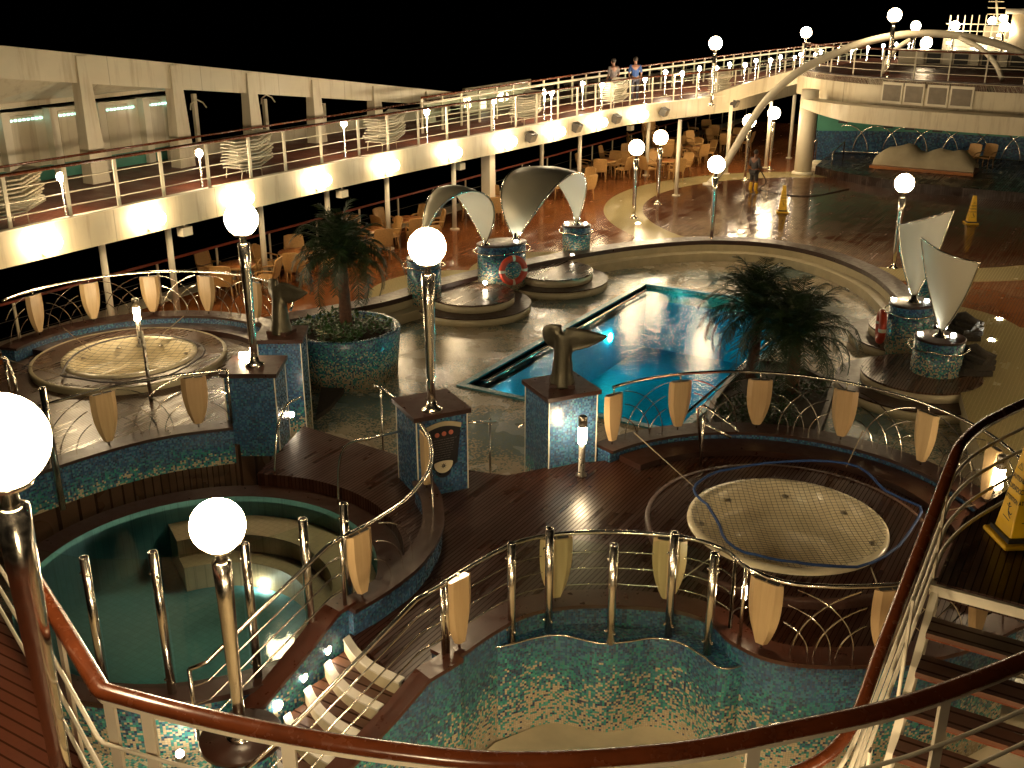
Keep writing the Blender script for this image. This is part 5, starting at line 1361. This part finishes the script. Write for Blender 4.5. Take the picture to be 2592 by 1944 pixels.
# step unit with rail at stage left
p = at(2070, 432, 0); t = thing('stage_steps', 'small white stage steps with steel side rails next to the white column', 'steps', p)
for k in range(3): MB().box((p.x+.35*k*.3, p.y+.30*k, .06+.11*k), (1.2, .34, .12+.0*k)).build('tread', M_WHITE, t)
for s_ in (-1, 1): MB().tube([(p.x+.6*s_, p.y-.1, 0), (p.x+.6*s_, p.y-.1, .85), (p.x+.6*s_+.2, p.y+.9, 1.2), (p.x+.6*s_+.2, p.y+.9, .3)], .025, 6).build('side_rail', M_CHROME, t)
# covered equipment, chairs on stage
p = at(2340, 428, .35); t = thing('covered_equipment', 'long lumpy pile under a pale canvas cover on the stage', 'covered equipment', (p.x, p.y, .35))
b_ = MB(); rows = []
for i in range(17):
    f_ = i/16; x = -2.0+4.0*f_; h_ = (.95+.18*math.sin(f_*9)+.10*math.sin(f_*23))*(math.sin(PI*min(max(f_, .03), .97))**.35); w_ = .7
    rows.append([(p.x+x, p.y+w_*math.cos(a)*1.0, .35+max(0, h_*math.sin(a)**.7)) for a in [PI*j/12 for j in range(13)]])
b_.sheet(rows, smooth=True); b_.build('cover', M_SHEET, t)
MB().box((p.x, p.y-.2, .42), (4.1, 1.6, .12)).build('pallet', M_TABT, t)
for k, u in enumerate((2452, 2492)):
    p = at(u, 425, .35); copy_tree(ch, ck, (p.x, p.y, .35), rad(-20), '%s of the two rattan chairs on the stage' % ['left', 'right'][k], 'rattan chairs on the stage')
# round white column
p = at(2031, 440, 0); t = thing('round_column', 'thick round white column at the left end of the stage', 'column', (p.x, p.y, 0))
zt_ = zon((p.x, p.y), 245)
MB().cyl((p.x, p.y, 0), (p.x, p.y, zt_+.3), .36, n=28).build('shaft', M_WHITE, t); MB().lathe((p.x, p.y, 0), [(.45, 0), (.45, .08), (.38, .12), (0, .12)], 28).build('base', M_WHITE, t)
# bridge deck (raised) with curved front fascia
fp = [aty(*c4(780, 600), 47.5), aty(*c4(1000, 605), 45.8), aty(*c4(1200, 625), 44.8), aty(*c4(1700, 650), 43.8), aty(*c4(2212, 655), 43.5)]
bf = [(-13.9, 47.6), (-12.4, 45.9), (-10.6, 44.7), (-8, 43.9), (-5, 43.5), (-2, 43.7), (2, 44.6), (6, 46)]
bfp = [(q_.x, q_.y) for q_ in smooth_path(bf, 5)]
zt_b = zon((-8, 43.9), 650/3.16); zb_b = zon((-8, 43.9), 870/3.16)
t = thing('bridge_fascia', 'curved white bridge front with four grey louvre panels spanning above the stage', 'bridge', (-6, 44, zb_b))
MB().strip(bfp, offset(bfp, .25), zb_b, zt_b).build('front_wall', M_BAND, t)
MB().strip(offset(bfp, -.04), offset(bfp, .25), zt_b, zt_b+.05).build('top_lip', M_COPE, t)
bfr, bL = resample(bfp, 0)
for (ua, ub) in ((2235, 2287), (2290, 2340), (2348, 2402), (2405, 2466)):
    sa = s_at_u(bfp, ua, (zt_b+zb_b)/2); sb = s_at_u(bfp, ub, (zt_b+zb_b)/2)
    P_ = [bfr(sa+(sb-sa)*k/4) for k in range(5)]; P_ = [(q_.x, q_.y) for q_ in P_]
    fr_ = MB().strip(offset(P_, -.06), offset(P_, -.001), zb_b+.12, zt_b-.10).build('louvre_frame', M_WHITE, t)
    P2 = [bfr(sa+.07+(sb-sa-.14)*k/4) for k in range(5)]; P2 = [(q_.x, q_.y) for q_ in P2]
    MB().strip(offset(P2, -.075), offset(P2, -.0601), zb_b+.22, zt_b-.20).build('louvre', M_LOUVRE, fr_)
struct(MB().strip(bfp, [(q_[0]*.9, 56) for q_ in bfp], zt_b-.25, zt_b-.02).build('bridge_deck', M_RED))
zs1 = zon((-8, 43.2), 870/3.16) ; zs0 = zon((-8, 43.0), 1015/3.16)
sf = [(-12.9, 44.9), (-11.6, 43.9), (-9.8, 43.1), (-7.6, 42.6), (-4.5, 42.3), (-1.5, 42.5), (2, 43.3), (6, 45)]
sfp = [(q_.x, q_.y) for q_ in smooth_path(sf, 5)]
n_ = len(sfp)
t = thing('stage_canopy', 'smooth pale curved canopy visor hanging under the bridge over the stage', 'canopy', (-6, 43, zs0))
MB().strip(sfp, offset(sfp, .5), [zs0+.30*max(0, 1-i/8) for i in range(n_)], [zs1-.02+0*i for i in range(n_)], [zs0+.4]*n_, [zs1+.02]*n_).build('visor', M_BAND, t)
for k, u in enumerate((2130, 2245, 2300, 2370)):
    q_ = bfr(s_at_u(sfp, u, zs0)); r_, _, _ = basis(sfp, s_at_u(sfp, u, zs0)); MB().box((r_.x, r_.y+.25, zs0-.05), (.35, .2, .10)).build('downlight', M_BLACK, t)
# slope linking walkway and bridge
lk_ = [(-17.1, 44.0), (-16.3, 46.0), (-15.2, 47.4), (-13.9, 47.6)]; lk_ = [(q_.x, q_.y) for q_ in smooth_path(lk_, 4)]
zz1 = [PZ + (zt_b-PZ)*i/(len(lk_)-1) for i in range(len(lk_))]
t = thing('ramp_fascia', 'curved white fascia of the ramp rising from the walkway to the bridge', 'fascia', (-15, 47, 2.3)); MB().strip(lk_, offset(lk_, .2), [z-.62 for z in zz1], zz1).build('beam', M_BAND, t)
# bridge railing
t = thing('bridge_railing', 'white railing with red-brown handrail along the front of the bridge', 'railing', (-6, 44, zt_b))
rp = offset(bfp, .12); MB().tube([(q_[0], q_[1], zt_b+1.1) for q_ in rp], .035, 8).build('handrail', M_RAIL, t)
for h_ in (.3, .57, .84): MB().tube([(q_[0], q_[1], zt_b+h_) for q_ in rp], .014, 5).build('bar', M_WHITE, t)
rf, rL = resample(rp, 0)
for k in range(17): q_ = rf(rL*k/16); MB().box((q_.x, q_.y, zt_b+.55), (.05, .05, 1.1)).build('post', M_WHITE, t)
# big white arch
t = thing('white_arch', 'big white tubular arch leaping from the dance floor over the bridge', 'arch')
def ap(x, y, yy): return aty(*c4(x, y), yy)
pts = [aty(1828, 428, 41.0), aty(1862, 372, 41.4), aty(1893, 320, 41.8), ap(160, 790, 42.3), ap(400, 580, 43.0), ap(640, 455, 43.8), ap(900, 350, 44.8), ap(1150, 290, 45.8), ap(1400, 268, 46.6), ap(1650, 280, 47.2), ap(1900, 325, 47.6), ap(2100, 385, 47.8), ap(2330, 500, 48.0), ap(2600, 700, 48.0)]
foot = Vector((pts[0].x, pts[0].y, 0))
t.location = foot; t['_o'] = tuple(foot)
base_pt = aty(1800, 470, 40.7)
MB().tube(smooth_path([Vector((base_pt.x-.05, base_pt.y, max(.02, base_pt.z)))] + pts, 6), .15, 12).build('main_tube', M_WHITE, t)
MB().tube(smooth_path([ap(1085, 590, 45.5), ap(1110, 500, 45.5), ap(1180, 400, 45.6), ap(1300, 320, 46)], 5), .10, 8).build('inner_tube', M_WHITE, t)
MB().tube(smooth_path([ap(1700, 300, 47), ap(1880, 400, 46.6), ap(1990, 520, 46), ap(2040, 640, 45.5)], 5), .10, 8).build('inner_tube', M_WHITE, t)
MB().lathe((base_pt.x-.05, base_pt.y, 0), [(.3, 0), (.3, .04), (.17, .07), (0, .07)], 20).build('foot_plate', M_WHITE, t)
# upper deck pavilion behind the bridge rail
t = thing('pavilion', 'low cream pavilion with a row of pilasters behind the bridge railing', 'building', (-6, 54, zt_b))
zp_ = zon((-6, 54), 132); hp_ = zp_-zt_b
MB().box((-5, 54, zt_b+hp_/2), (12, .5, hp_)).build('wall', M_GREYW, t)
for k in range(9): MB().box((-10+1.2*k, 53.7, zt_b+hp_*.47), (.35, .2, hp_*.94)).build('pilaster', M_WHITE, t)
for k in range(8): MB().box((-9.4+1.2*k, 53.74, zt_b+hp_*.42), (.6, .03, hp_*.7)).build('window', M_DARK, t)
# stern superstructure with funnel and many lights
p = aty(2560, 150, 72)
t = thing('stern_superstructure', 'distant stepped superstructure with railings and lit windows at top right', 'building', (p.x, 72, 4))
for k, (u0, u1, v0, v1) in enumerate(((2480, 2640, 68, 150), (2380, 2640, 100, 170))):
    a = aty(u0, v1, 72-k); c = aty(u1, v0, 72-k); MB().box(((a.x+c.x)/2, 72-k, (a.z+c.z)/2), (c.x-a.x, .6, c.z-a.z)).build('deckhouse', M_GREYW, t)
for k in range(26):
    p = aty(random.uniform(2395, 2590), random.uniform(80, 150), 70.3); MB().box(p, (random.uniform(.12, .3), .05, .14)).build('lit_window', M_FAR, t)
for v in (60, 78, 98, 118):
    a = aty(2395, v, 70); c = aty(2640, v+4, 70); MB().tube([a, c], .03, 5).build('rail_bar', M_WHITE, t)
for k in range(12): p = aty(2400+18*k, 90, 70); MB().box(p, (.05, .05, 2.3)).build('rail_post', M_WHITE, t)
t = thing('funnel', 'pale rounded funnel base at the top right corner', 'funnel', (0, 0, 0)); a = aty(2565, 110, 70); c = aty(2610, 34, 70); t.location = (c.x, 71, a.z); t['_o'] = (c.x, 71, a.z)
MB().lathe((c.x+.6, 69.5, 0), [(1.5, a.z-1), (1.5, c.z), (0, c.z)], 32).build('casing', M_GREYW, t); MB().lathe((c.x+.6, 69.5, 0), [(1.9, c.z), (1.9, c.z+.25), (0, c.z+.25)], 32).build('collar', M_WHITE, t)
t = thing('mast', 'thin radar mast with crossbars at the top right', 'mast', (0, 0, 0)); a = aty(2525, 60, 70); c = aty(2521, -20, 70); t.location = a; t['_o'] = tuple(a)
MB().tube([a, c], .06, 6).build('pole', M_GREYW, t)
for f_ in (.3, .5, .7): q_ = a.lerp(c, f_); MB().box(q_, (1.2-.5*f_, .05, .05)).build('crossbar', M_GREYW, t)

# ================================================================ CONES, PEOPLE
def text_mesh(s_, size, name='lettering'):
    cu = bpy.data.curves.new(name, 'FONT'); cu.body = s_; cu.size = size; cu.align_x = 'CENTER'; cu.extrude = .0; cu.offset = .0012
    o = bpy.data.objects.new(name, cu); scn.collection.objects.link(o); bpy.context.view_layer.update()
    me = bpy.data.meshes.new_from_object(o.evaluated_get(bpy.context.evaluated_depsgraph_get())); bpy.data.objects.remove(o); return me
def caution_cone(loc, rz, label, detail=True):
    t = thing('caution_cone', label, 'caution cone', loc, 'yellow wet floor cones', rz=rz)
    H = .95; w0, w1 = .145, .055
    vs = [(-w0, -w0, .06), (w0, -w0, .06), (w0, w0, .06), (-w0, w0, .06), (-w1, -w1, H), (w1, -w1, H), (w1, w1, H), (-w1, w1, H)]
    o = MB().add(vs, [(3, 2, 1, 0), (4, 5, 6, 7), (0, 1, 5, 4), (1, 2, 6, 5), (2, 3, 7, 6), (3, 0, 4, 7)]).build('body', M_YEL, t, loc=(0, 0, 0))
    bv = o.modifiers.new('bevel', 'BEVEL'); bv.width = .018; bv.segments = 3
    o = MB().box((0, 0, .025), (.42, .42, .05)).build('base', M_YEL, t, loc=(0, 0, 0)); bv = o.modifiers.new('bevel', 'BEVEL'); bv.width = .02; bv.segments = 3
    MB().box((0, 0, .07), (.33, .33, .045)).build('rubber_collar', M_BLACK, t, loc=(0, 0, 0))
    def put(me, z, face, sc):
        ob = bpy.data.objects.new('lettering', me); me.materials.clear(); me.materials.append(M_BLACK); scn.collection.objects.link(ob); ob.parent = t
        w = w0 + (w1-w0)*(z-.06)/(H-.06); tilt = math.atan((w0-w1)/(H-.06))
        R = Matrix.Rotation(face, 4, 'Z') @ Matrix.Translation((0, -w-.0035, z)) @ Matrix.Rotation(PI/2 - tilt, 4, 'X') @ Matrix.Diagonal((.92, 1.3, 1, 1))
        ob.matrix_local = R; return ob
    meshes = []
    for fi, face in enumerate((0, PI/2, PI, -PI/2)):
        for s_, z, sz in (('CAUTION', .60, .052), ('CUIDADO', .50, .056), ('ATTENTION', .40, .052)):
            put(TXT[s_], z, face, sz)
        b_ = MB()   # triangle with exclamation and slipping figure
        def tri(a, c, th=.006):
            a, c = Vector((*a, 0)), Vector((*c, 0)); d = (c-a).normalized(); n = Vector((-d.y, d.x, 0))*th/2; b_.add([a-n, c-n, c+n, a+n], [(0, 1, 2, 3)])
        tri((-.035, 0), (.035, 0)); tri((.035, 0), (0, .06)); tri((0, .06), (-.035, 0)); tri((0, .02), (0, .045), .007); tri((0, .008), (0, .014), .007)
        me = b_.build('warning_symbol', M_BLACK, t, loc=(0, 0, 0)); w = w0+(w1-w0)*(.70-.06)/(H-.06); tilt = math.atan((w0-w1)/(H-.06))
        me.matrix_local = Matrix.Rotation(face, 4, 'Z') @ Matrix.Translation((0, -w-.0035, .70)) @ Matrix.Rotation(PI/2-tilt, 4, 'X')
        b_ = MB()
        tri((0, .11), (.005, .065), .016); tri((.005, .065), (.05, .045), .013); tri((.05, .045), (.07, .065), .010); tri((.005, .065), (.03, .03), .013); tri((.03, .03), (.065, .015), .010); tri((-.0, .10), (-.035, .115), .008); tri((0, .10), (.035, .12), .008); tri((-.055, .0), (.06, -.012), .008)
        b_.add([(-.004+.013*math.cos(a), .128+.013*math.sin(a), 0) for a in [2*PI*k/12 for k in range(12)]], [list(range(12))])
        me = b_.build('slip_symbol', M_BLACK, t, loc=(0, 0, 0)); w = w0+(w1-w0)*(.235-.06)/(H-.06)
        me.matrix_local = Matrix.Rotation(face, 4, 'Z') @ Matrix.Translation((0, -w-.0035, .235)) @ Matrix.Rotation(PI/2-tilt, 4, 'X')
    return t
TXT = {s_: text_mesh(s_, z) for s_, z in (('CAUTION', .046), ('CUIDADO', .049), ('ATTENTION', .041))}
pn = at(2572, 1362, 2.97)
caution_cone((pn.x, pn.y, 2.955), rad(34), 'large yellow wet floor cone with caution lettering standing on the stair landing')
pn = at(1980, 537, 0); caution_cone((pn.x, pn.y, .003), rad(20), 'small distant yellow wet floor cone next to the worker on the dance floor')
pn = at(2457, 566, 0); caution_cone((pn.x, pn.y, .003), rad(25), 'small distant yellow wet floor cone alone at the right of the dance floor')

def skin_obj(name, verts, edges, radii, m_, parent, sub=2, root=0):
    me = bpy.data.meshes.new(name); me.from_pydata(verts, edges, []); me.materials.append(m_)
    o = bpy.data.objects.new(name, me); scn.collection.objects.link(o); o.parent = parent
    sk = o.modifiers.new('skin', 'SKIN'); sk.use_smooth_shade = True
    for i, r_ in enumerate(radii):
        r_ = r_ if isinstance(r_, tuple) else (r_, r_); me.skin_vertices[0].data[i].radius = r_
    me.skin_vertices[0].data[root].use_root = True
    sb = o.modifiers.new('sub', 'SUBSURF'); sb.levels = sub; sb.render_levels = sub
    return o
def person(loc, rz, label, shirt, trousers, shoes, pose='stand', height=1.75, hose=False, bootm=None):
    t = thing('person', label, 'person', loc, rz=rz); k = height/1.75
    # faces -Y locally
    ls, rs = (-.10, .10)
    if pose == 'walk': fl, fr2 = -.22, .24
    else: fl, fr2 = -.03, .05
    ar = -.02 if pose != 'reach' else -.28
    J = {'pelvis': (0, 0, .95), 'waist': (0, .0, 1.08), 'chest': (0, 0, 1.32), 'neck': (0, -.005, 1.49), 'head0': (0, -.02, 1.58), 'head1': (0, -.03, 1.68), 'crown': (0, -.01, 1.74),
         'lh': (-.10, 0, .90), 'lk': (-.11, fl*.55-.02, .50), 'la': (-.11, fl, .10), 'lt': (-.12, fl-.13, .04), 'rh': (.10, 0, .90), 'rk': (.11, fr2*.55-.03, .50), 'ra': (.11, fr2, .10), 'rt': (.12, fr2-.13, .04),
         'lsh': (-.19, 0, 1.42), 'lel': (-.25, .03, 1.15), 'lwr': (-.24, ar-.05, .92), 'lha': (-.235, ar-.08, .83), 'rsh': (.19, 0, 1.42), 'rel': (.25, .03, 1.15), 'rwr': (.22, ar-.10, .95 if pose != 'reach' else 1.05), 'rha': (.21, ar-.15, .87 if pose != 'reach' else 1.02)}
    if pose == 'reach': J['lwr'] = (-.16, -.25, 1.02); J['lha'] = (-.12, -.33, 1.0)
    R_ = {'pelvis': (.15, .11), 'waist': (.14, .10), 'chest': (.165, .115), 'neck': .055, 'head0': (.072, .085), 'head1': (.078, .095), 'crown': .05, 'lh': .085, 'lk': .058, 'la': .042, 'lt': .035, 'rh': .085, 'rk': .058, 'ra': .042, 'rt': .035, 'lsh': .06, 'lel': .042, 'lwr': .03, 'lha': .033, 'rsh': .06, 'rel': .042, 'rwr': .03, 'rha': .033}
    E_ = [('pelvis', 'waist'), ('waist', 'chest'), ('chest', 'neck'), ('neck', 'head0'), ('head0', 'head1'), ('head1', 'crown'), ('pelvis', 'lh'), ('lh', 'lk'), ('lk', 'la'), ('la', 'lt'), ('pelvis', 'rh'), ('rh', 'rk'), ('rk', 'ra'), ('ra', 'rt'), ('chest', 'lsh'), ('lsh', 'lel'), ('lel', 'lwr'), ('lwr', 'lha'), ('chest', 'rsh'), ('rsh', 'rel'), ('rel', 'rwr'), ('rwr', 'rha')]
    def part(name, keys, m_, grow, root, sub=2):
        ks = list(keys); idx = {q_: i for i, q_ in enumerate(ks)}
        rr = []
        for q_ in ks:
            r_ = R_[q_]; r_ = r_ if isinstance(r_, tuple) else (r_, r_); rr.append(((r_[0]+grow)*k, (r_[1]+grow)*k))
        return skin_obj(name, [tuple(c_*k for c_ in J[q_]) for q_ in ks], [(idx[a_], idx[b2]) for a_, b2 in E_ if a_ in idx and b2 in idx], rr, m_, t, sub, idx[root])
    part('body', J.keys(), M_SKIN, 0, 'pelvis')
    part('shirt', ['pelvis', 'waist', 'chest', 'lsh', 'lel', 'rsh', 'rel'] if shirt is not M_OVER else ['pelvis', 'waist', 'chest', 'lsh', 'lel', 'lwr', 'rsh', 'rel', 'rwr'], shirt, .014, 'pelvis')
    part('trousers', ['pelvis', 'lh', 'lk', 'la', 'rh', 'rk', 'ra'] if bootm is None else ['pelvis', 'lh', 'lk', 'rh', 'rk'], trousers, .018, 'pelvis')
    for s_ in ('l', 'r'):
        if bootm is None: part('shoe', [s_+'a', s_+'t'], shoes, .014, s_+'a', 1)
        else: part('boot', [s_+'k', s_+'a', s_+'t'], bootm, .026, s_+'a', 2)
        # fingers
        hx = Vector(J[s_+'ha'])*k
        b_ = MB()
        for q_ in range(4): b_.tube([hx+Vector((0, -.03+.02*q_, -.01)), hx+Vector((.003, -.034+.022*q_, -.055)), hx+Vector((.012, -.036+.023*q_, -.085+.01*abs(q_-1.3)))], [.010, .009, .007], 6)
        b_.tube([hx+Vector((0, -.035, .01)), hx+Vector((0, -.065, -.02)), hx+Vector((0, -.07, -.045))], [.011, .009, .008], 6); b_.build('fingers', M_SKIN, t, loc=(0, 0, 0))
    hd = Vector((0, -.022, 1.66))*k
    MB().sphere(hd+Vector((0, .012, .028))*k, .104*k, 16, 10, (.86, 1.0, .95)).build('hair', M_HAIR, t, loc=(0, 0, 0))
    b_ = MB(); b_.sphere(hd+Vector((0, -.082, -.03))*k, .07*k, 12, 8, (.85, .45, 1.15)); b_.sphere(hd+Vector((0, -.118, -.035))*k, .014*k, 8, 6, (1, 1, 1.5)); b_.build('face', M_SKIN, t, loc=(0, 0, 0))
    for s_ in (-1, 1): MB().sphere(hd+Vector((.028*s_, -.108, -.005))*k, .010*k, 8, 6).build('eye', M_HAIR, t, loc=(0, 0, 0)); MB().sphere(hd+Vector((.088*s_, -.0, -.025))*k, .022*k, 8, 6, (.4, 1, 1.3)).build('ear', M_SKIN, t, loc=(0, 0, 0))
    return t
p1 = at(1550, 262, PZ); person((p1.x, p1.y, PZ), rad(-120), 'person in a pale shirt walking on the upper walkway, left of the one in blue', M_SHIRT, M_JEAN, M_BLACK, 'walk', 1.78)
p2 = at(1605, 258, PZ); person((p2.x, p2.y, PZ), rad(-150), 'person in a blue shirt standing on the upper walkway', M_BLUE, M_JEAN, M_BLACK, 'stand', 1.80)
p3 = at(1905, 491, 0); person((p3.x, p3.y, .003), rad(160), 'person in dark overalls and yellow boots washing down the dance floor', M_OVER, M_OVER, M_YEL, 'reach', 1.66, bootm=simple('yellow_boot', (.62, .36, .02), .35))
t = thing('hose', 'thin dark hose trailing over the wet dance floor from the worker to the right', 'hose', (p3.x, p3.y, 0)); hp = [(p3.x+.1, p3.y+.3, .95), (p3.x+.3, p3.y+.6, .4), at(1925, 480, .02), at(1990, 493, .02), at(2060, 495, .02), at(2150, 478, .02)]
MB().tube(smooth_path(hp, 6), .018, 6).build('tube', M_BLACK, t)

# ================================================================ FOREGROUND: upper landing, rail, stairs
fr_pts = [(-9.2, 4.75), (-7.2, 4.02), (-5.7, 3.44), (-4.33, 2.88)]
fr2_pts = [(-4.29, 2.87), (-3.82, 2.96), (-3.26, 3.1), (-2.66, 3.3), (-2.12, 3.54), (-1.48, 4.0), (-1.03, 4.46), (-.56, 4.99), (-.08, 5.72), (.35, 6.5), (.7, 7.4)]
path_f = [Vector((x, y, 4.05)) for x, y in fr_pts] + smooth_path([(x, y, 4.05) for x, y in fr2_pts], 5)
pxy = [(p.x, p.y) for p in path_f]
t = thing('foreground_railing', 'thick varnished brown handrail on white posts and bars sweeping across the bottom of the view', 'railing', (-4.3, 2.9, 2.95))
MB().tube([tuple(p) for p in path_f], .052, 14, flat=.8).build('handrail', M_RAIL, t)
MB().strip(offset(pxy, .02), offset(pxy, -.02), 3.98, 4.005).build('rail_plate', M_WHITE, t)
rnd = offset(pxy, -.05)
for h_ in (3.22, 3.48, 3.74): MB().tube([(x, y, h_) for x, y in rnd], .013, 8).build('bar', M_WHITE, t)
ff, fL = resample(pxy, 0)
for u in (-60, 150, 283, 378, 727, 1106, 1500, 1900, 2385):
    s_ = s_at_u(pxy, u, 3.9); p, tg, nm = basis(pxy, s_); M = Matrix((tg, nm, (0, 0, 1))).transposed()
    w = .075 if u != 150 else .12
    o = MB(); o.box((0, 0, 0), (w, .02, 1.05)); place(o, M, (p.x, p.y, 3.46)); o.build('post', M_WHITE, t)
struct(MB().prism([(-9.2, 4.7)] + [(p.x, p.y) for p in path_f][1:] + [(3, 8), (3, -4), (-9.2, -4)], 2.70, 2.95).build('landing_deck', M_RED))
# landing with the cone + steep open stair towards the camera
struct(MB().prism([(-.86, 8.3), (2.5, 8.3), (2.5, 11.2), (-.35, 11.2), (-.86, 9.6)], 2.80, 2.95).build('stair_landing', M_DECK))
struct(MB().strip([(-.90, 8.26), (2.5, 8.26)], [(-.90, 8.30), (2.5, 8.30)], 2.84, 2.93).build('landing_edge_beam', M_WHITE))
t = thing('open_staircase', 'steep open staircase with dark teak treads and white stringer descending under the foreground rail', 'staircase', (.2, 7, -1))
for k in range(1, 20):
    z = 2.95-.195*k; y = 8.32-.285*k
    MB().box((.35, y-.10, z-.02), (2.35, .27, .04)).build('tread', M_STAIR, t)
    MB().box((.35, y-.20, z-.055), (2.35, .02, .03)).build('tread_lip', M_RAIL, t)
for x in (-.86, 1.56):
    vs = [(x-.03, 8.35, 2.66), (x+.03, 8.35, 2.66), (x+.03, 8.35, 2.93), (x-.03, 8.35, 2.93)]; q2 = [(a_, b2-5.7, c_-3.9) for a_, b2, c_ in vs]
    MB().add(vs+q2, [(0, 1, 2, 3), (7, 6, 5, 4), (0, 4, 5, 1), (1, 5, 6, 2), (2, 6, 7, 3), (3, 7, 4, 0)]).build('stringer', M_WHITE, t)
t = thing('stair_handrail', 'brown varnished handrail with white bars curving from the landing down the open staircase', 'railing', (-.9, 8.3, 2.95))
hp0 = [(-.10, 10.9), (-.40, 10.3), (-.62, 9.75), (-.80, 9.2), (-.88, 8.75)]
def hpath(h_):
    a_ = [(x, y, 2.95+h_) for x, y in hp0] ; 
    b2 = [(-.90-.08*k*.5, 8.45-.5*k, 2.95+h_-.04-.33*k) for k in range(0, 5)] + [(-1.22, 6.12, 1.42+h_), (-1.6, 5.75, 1.36+h_), (-2.2, 5.4, 1.33+h_)]
    return smooth_path(a_+b2, 4)
MB().tube(hpath(1.10), .047, 12).build('handrail', M_RAIL, t)
for h_ in (.12, .36, .60, .84): MB().tube([(p.x-.0, p.y, p.z) for p in hpath(h_)], .016, 8).build('bar', M_WHITE, t)
for k in range(0, 3): y = 8.35-1.0*k; z = 2.95-.68*k; MB().box((-.90, y, z+.5), (.02, .07, 1.05)).build('post', M_WHITE, t)
MB().box((-.38, 10.3, 3.5), (.06, .06, 1.1)).build('post', M_WHITE, t)
# floor lights low down
for k, (u, v, z, l, mm) in enumerate(((2250, 1845, -.6, 'bright spot lamp under the open staircase at lower right', M_SPOT), (2538, 1730, -.5, 'tiny cool spot lamp seen between the stair treads', M_COOL), (2365, 1820, -.6, 'tiny cool spot lamp beside the white post at lower right', M_COOL), (455, 1908, -.2, 'bright spot lamp on the mosaic at lower left', M_SPOT))):
    p = at(u, v, z); t = thing('spot_lamp', l, 'spot lamp', p); MB().sphere(p, .045 if mm is M_SPOT else .03, 12, 8).build('lamp', mm, t); MB().lathe((p.x, p.y, p.z-.06), [(.06, 0), (.05, .04), (0, .04)], 12).build('housing', M_STEELD, t)
# lamp plinth near the stairs' foot
t = thing('lamp_plinth', 'round dark topped mosaic plinth under the lamp at the foot of the stairs', 'plinth', (-6.90, 6.08, -1))
MB().lathe((-6.90, 6.08, 0), [(.33, -1), (.33, .33)], 40).build('drum', M_MOS_ST, t); MB().lathe((-6.90, 6.08, 0), [(.42, .33), (.42, .395), (0, .398)], 40).build('cap', M_COPE, t)
# ---- the matching starboard walkway edge with unseen wall lamps added for light
t = thing('walkway_fascia', 'starboard cream fascia beam with wall lamps beyond the right edge of the view', 'fascia', (1.3, 12, PZ-.66))
MB().strip([(1.25, 12), (1.25, 46)], [(1.37, 12), (1.37, 46)], PZ-.66, PZ+.045).build('beam', M_BAND, t)
struct(MB().box((3.9, 29, PZ-.11), (5.0, 34, .22)).build('starboard_walkway', M_RED))
for y in (14, 20, 26, 32, 38, 44): t = thing('support_pole', 'slim white pole under the starboard walkway', 'pole', (1.6, y, 0), 'white poles under the starboard walkway'); MB().cyl((1.6, y, 0), (1.6, y, PZ-.22), .075, n=12).build('shaft', M_WHITE, t)
for k in range(9):
    y = 13.5+3.1*k; t = thing('wall_lamp', 'bulkhead lamp on the starboard fascia, %s from the camera' % ORD[k], 'wall lamp', (1.15, y, PZ-.42), 'bulkhead lamps on the starboard fascia')
    for dy in (-.11, .11): MB().sphere((1.02, y+dy, PZ-.30), .165, 14, 8, (.8, 1, .75)).build('bulb', M_WALLL, t)
    MB().box((1.2, y, PZ-.45), (.08, .10, .22)).build('bracket', M_WHITE, t)
lamp((-2.0, 1.0, 2.90), 'added unseen globe lamp on the near deck below the bottom edge of the view')  # unseen lamp added to brighten the near decks
for k, (x, y) in enumerate(((-3.6, 2.7), (-1.4, 3.6), (.9, 5.0))):  # unseen lamps added to lift the light on basin and stairs
    t = thing('ceiling_lamp', 'round ceiling lamp under the near landing deck, %s from the left' % ORD[k], 'ceiling lamp', (x, y, 2.6), 'ceiling lamps under the near landing deck')
    MB().sphere((x, y, 2.64), .20, 16, 8, (1, 1, .5)).build('lens', M_CEIL, t); MB().lathe((x, y, 2.66), [(.23, 0), (.23, .04), (.19, .04)], 20, cap=False).build('ring', M_CHROME, t)
for o in list(scn.collection.objects):
    if '_o' in o: del o['_o']
    if o.parent is None and o.type in ('MESH', 'EMPTY') and 'kind' not in o and 'label' not in o: print('UNLABELLED', o.name)
    if o.get('label') == 'x': print('PLACEHOLDER', o.name)
    if o.get('label') and len(o['label'].split()) > 16 and o.name[-4:-3] != '.': print('LONG', len(o['label'].split()), o['label'])
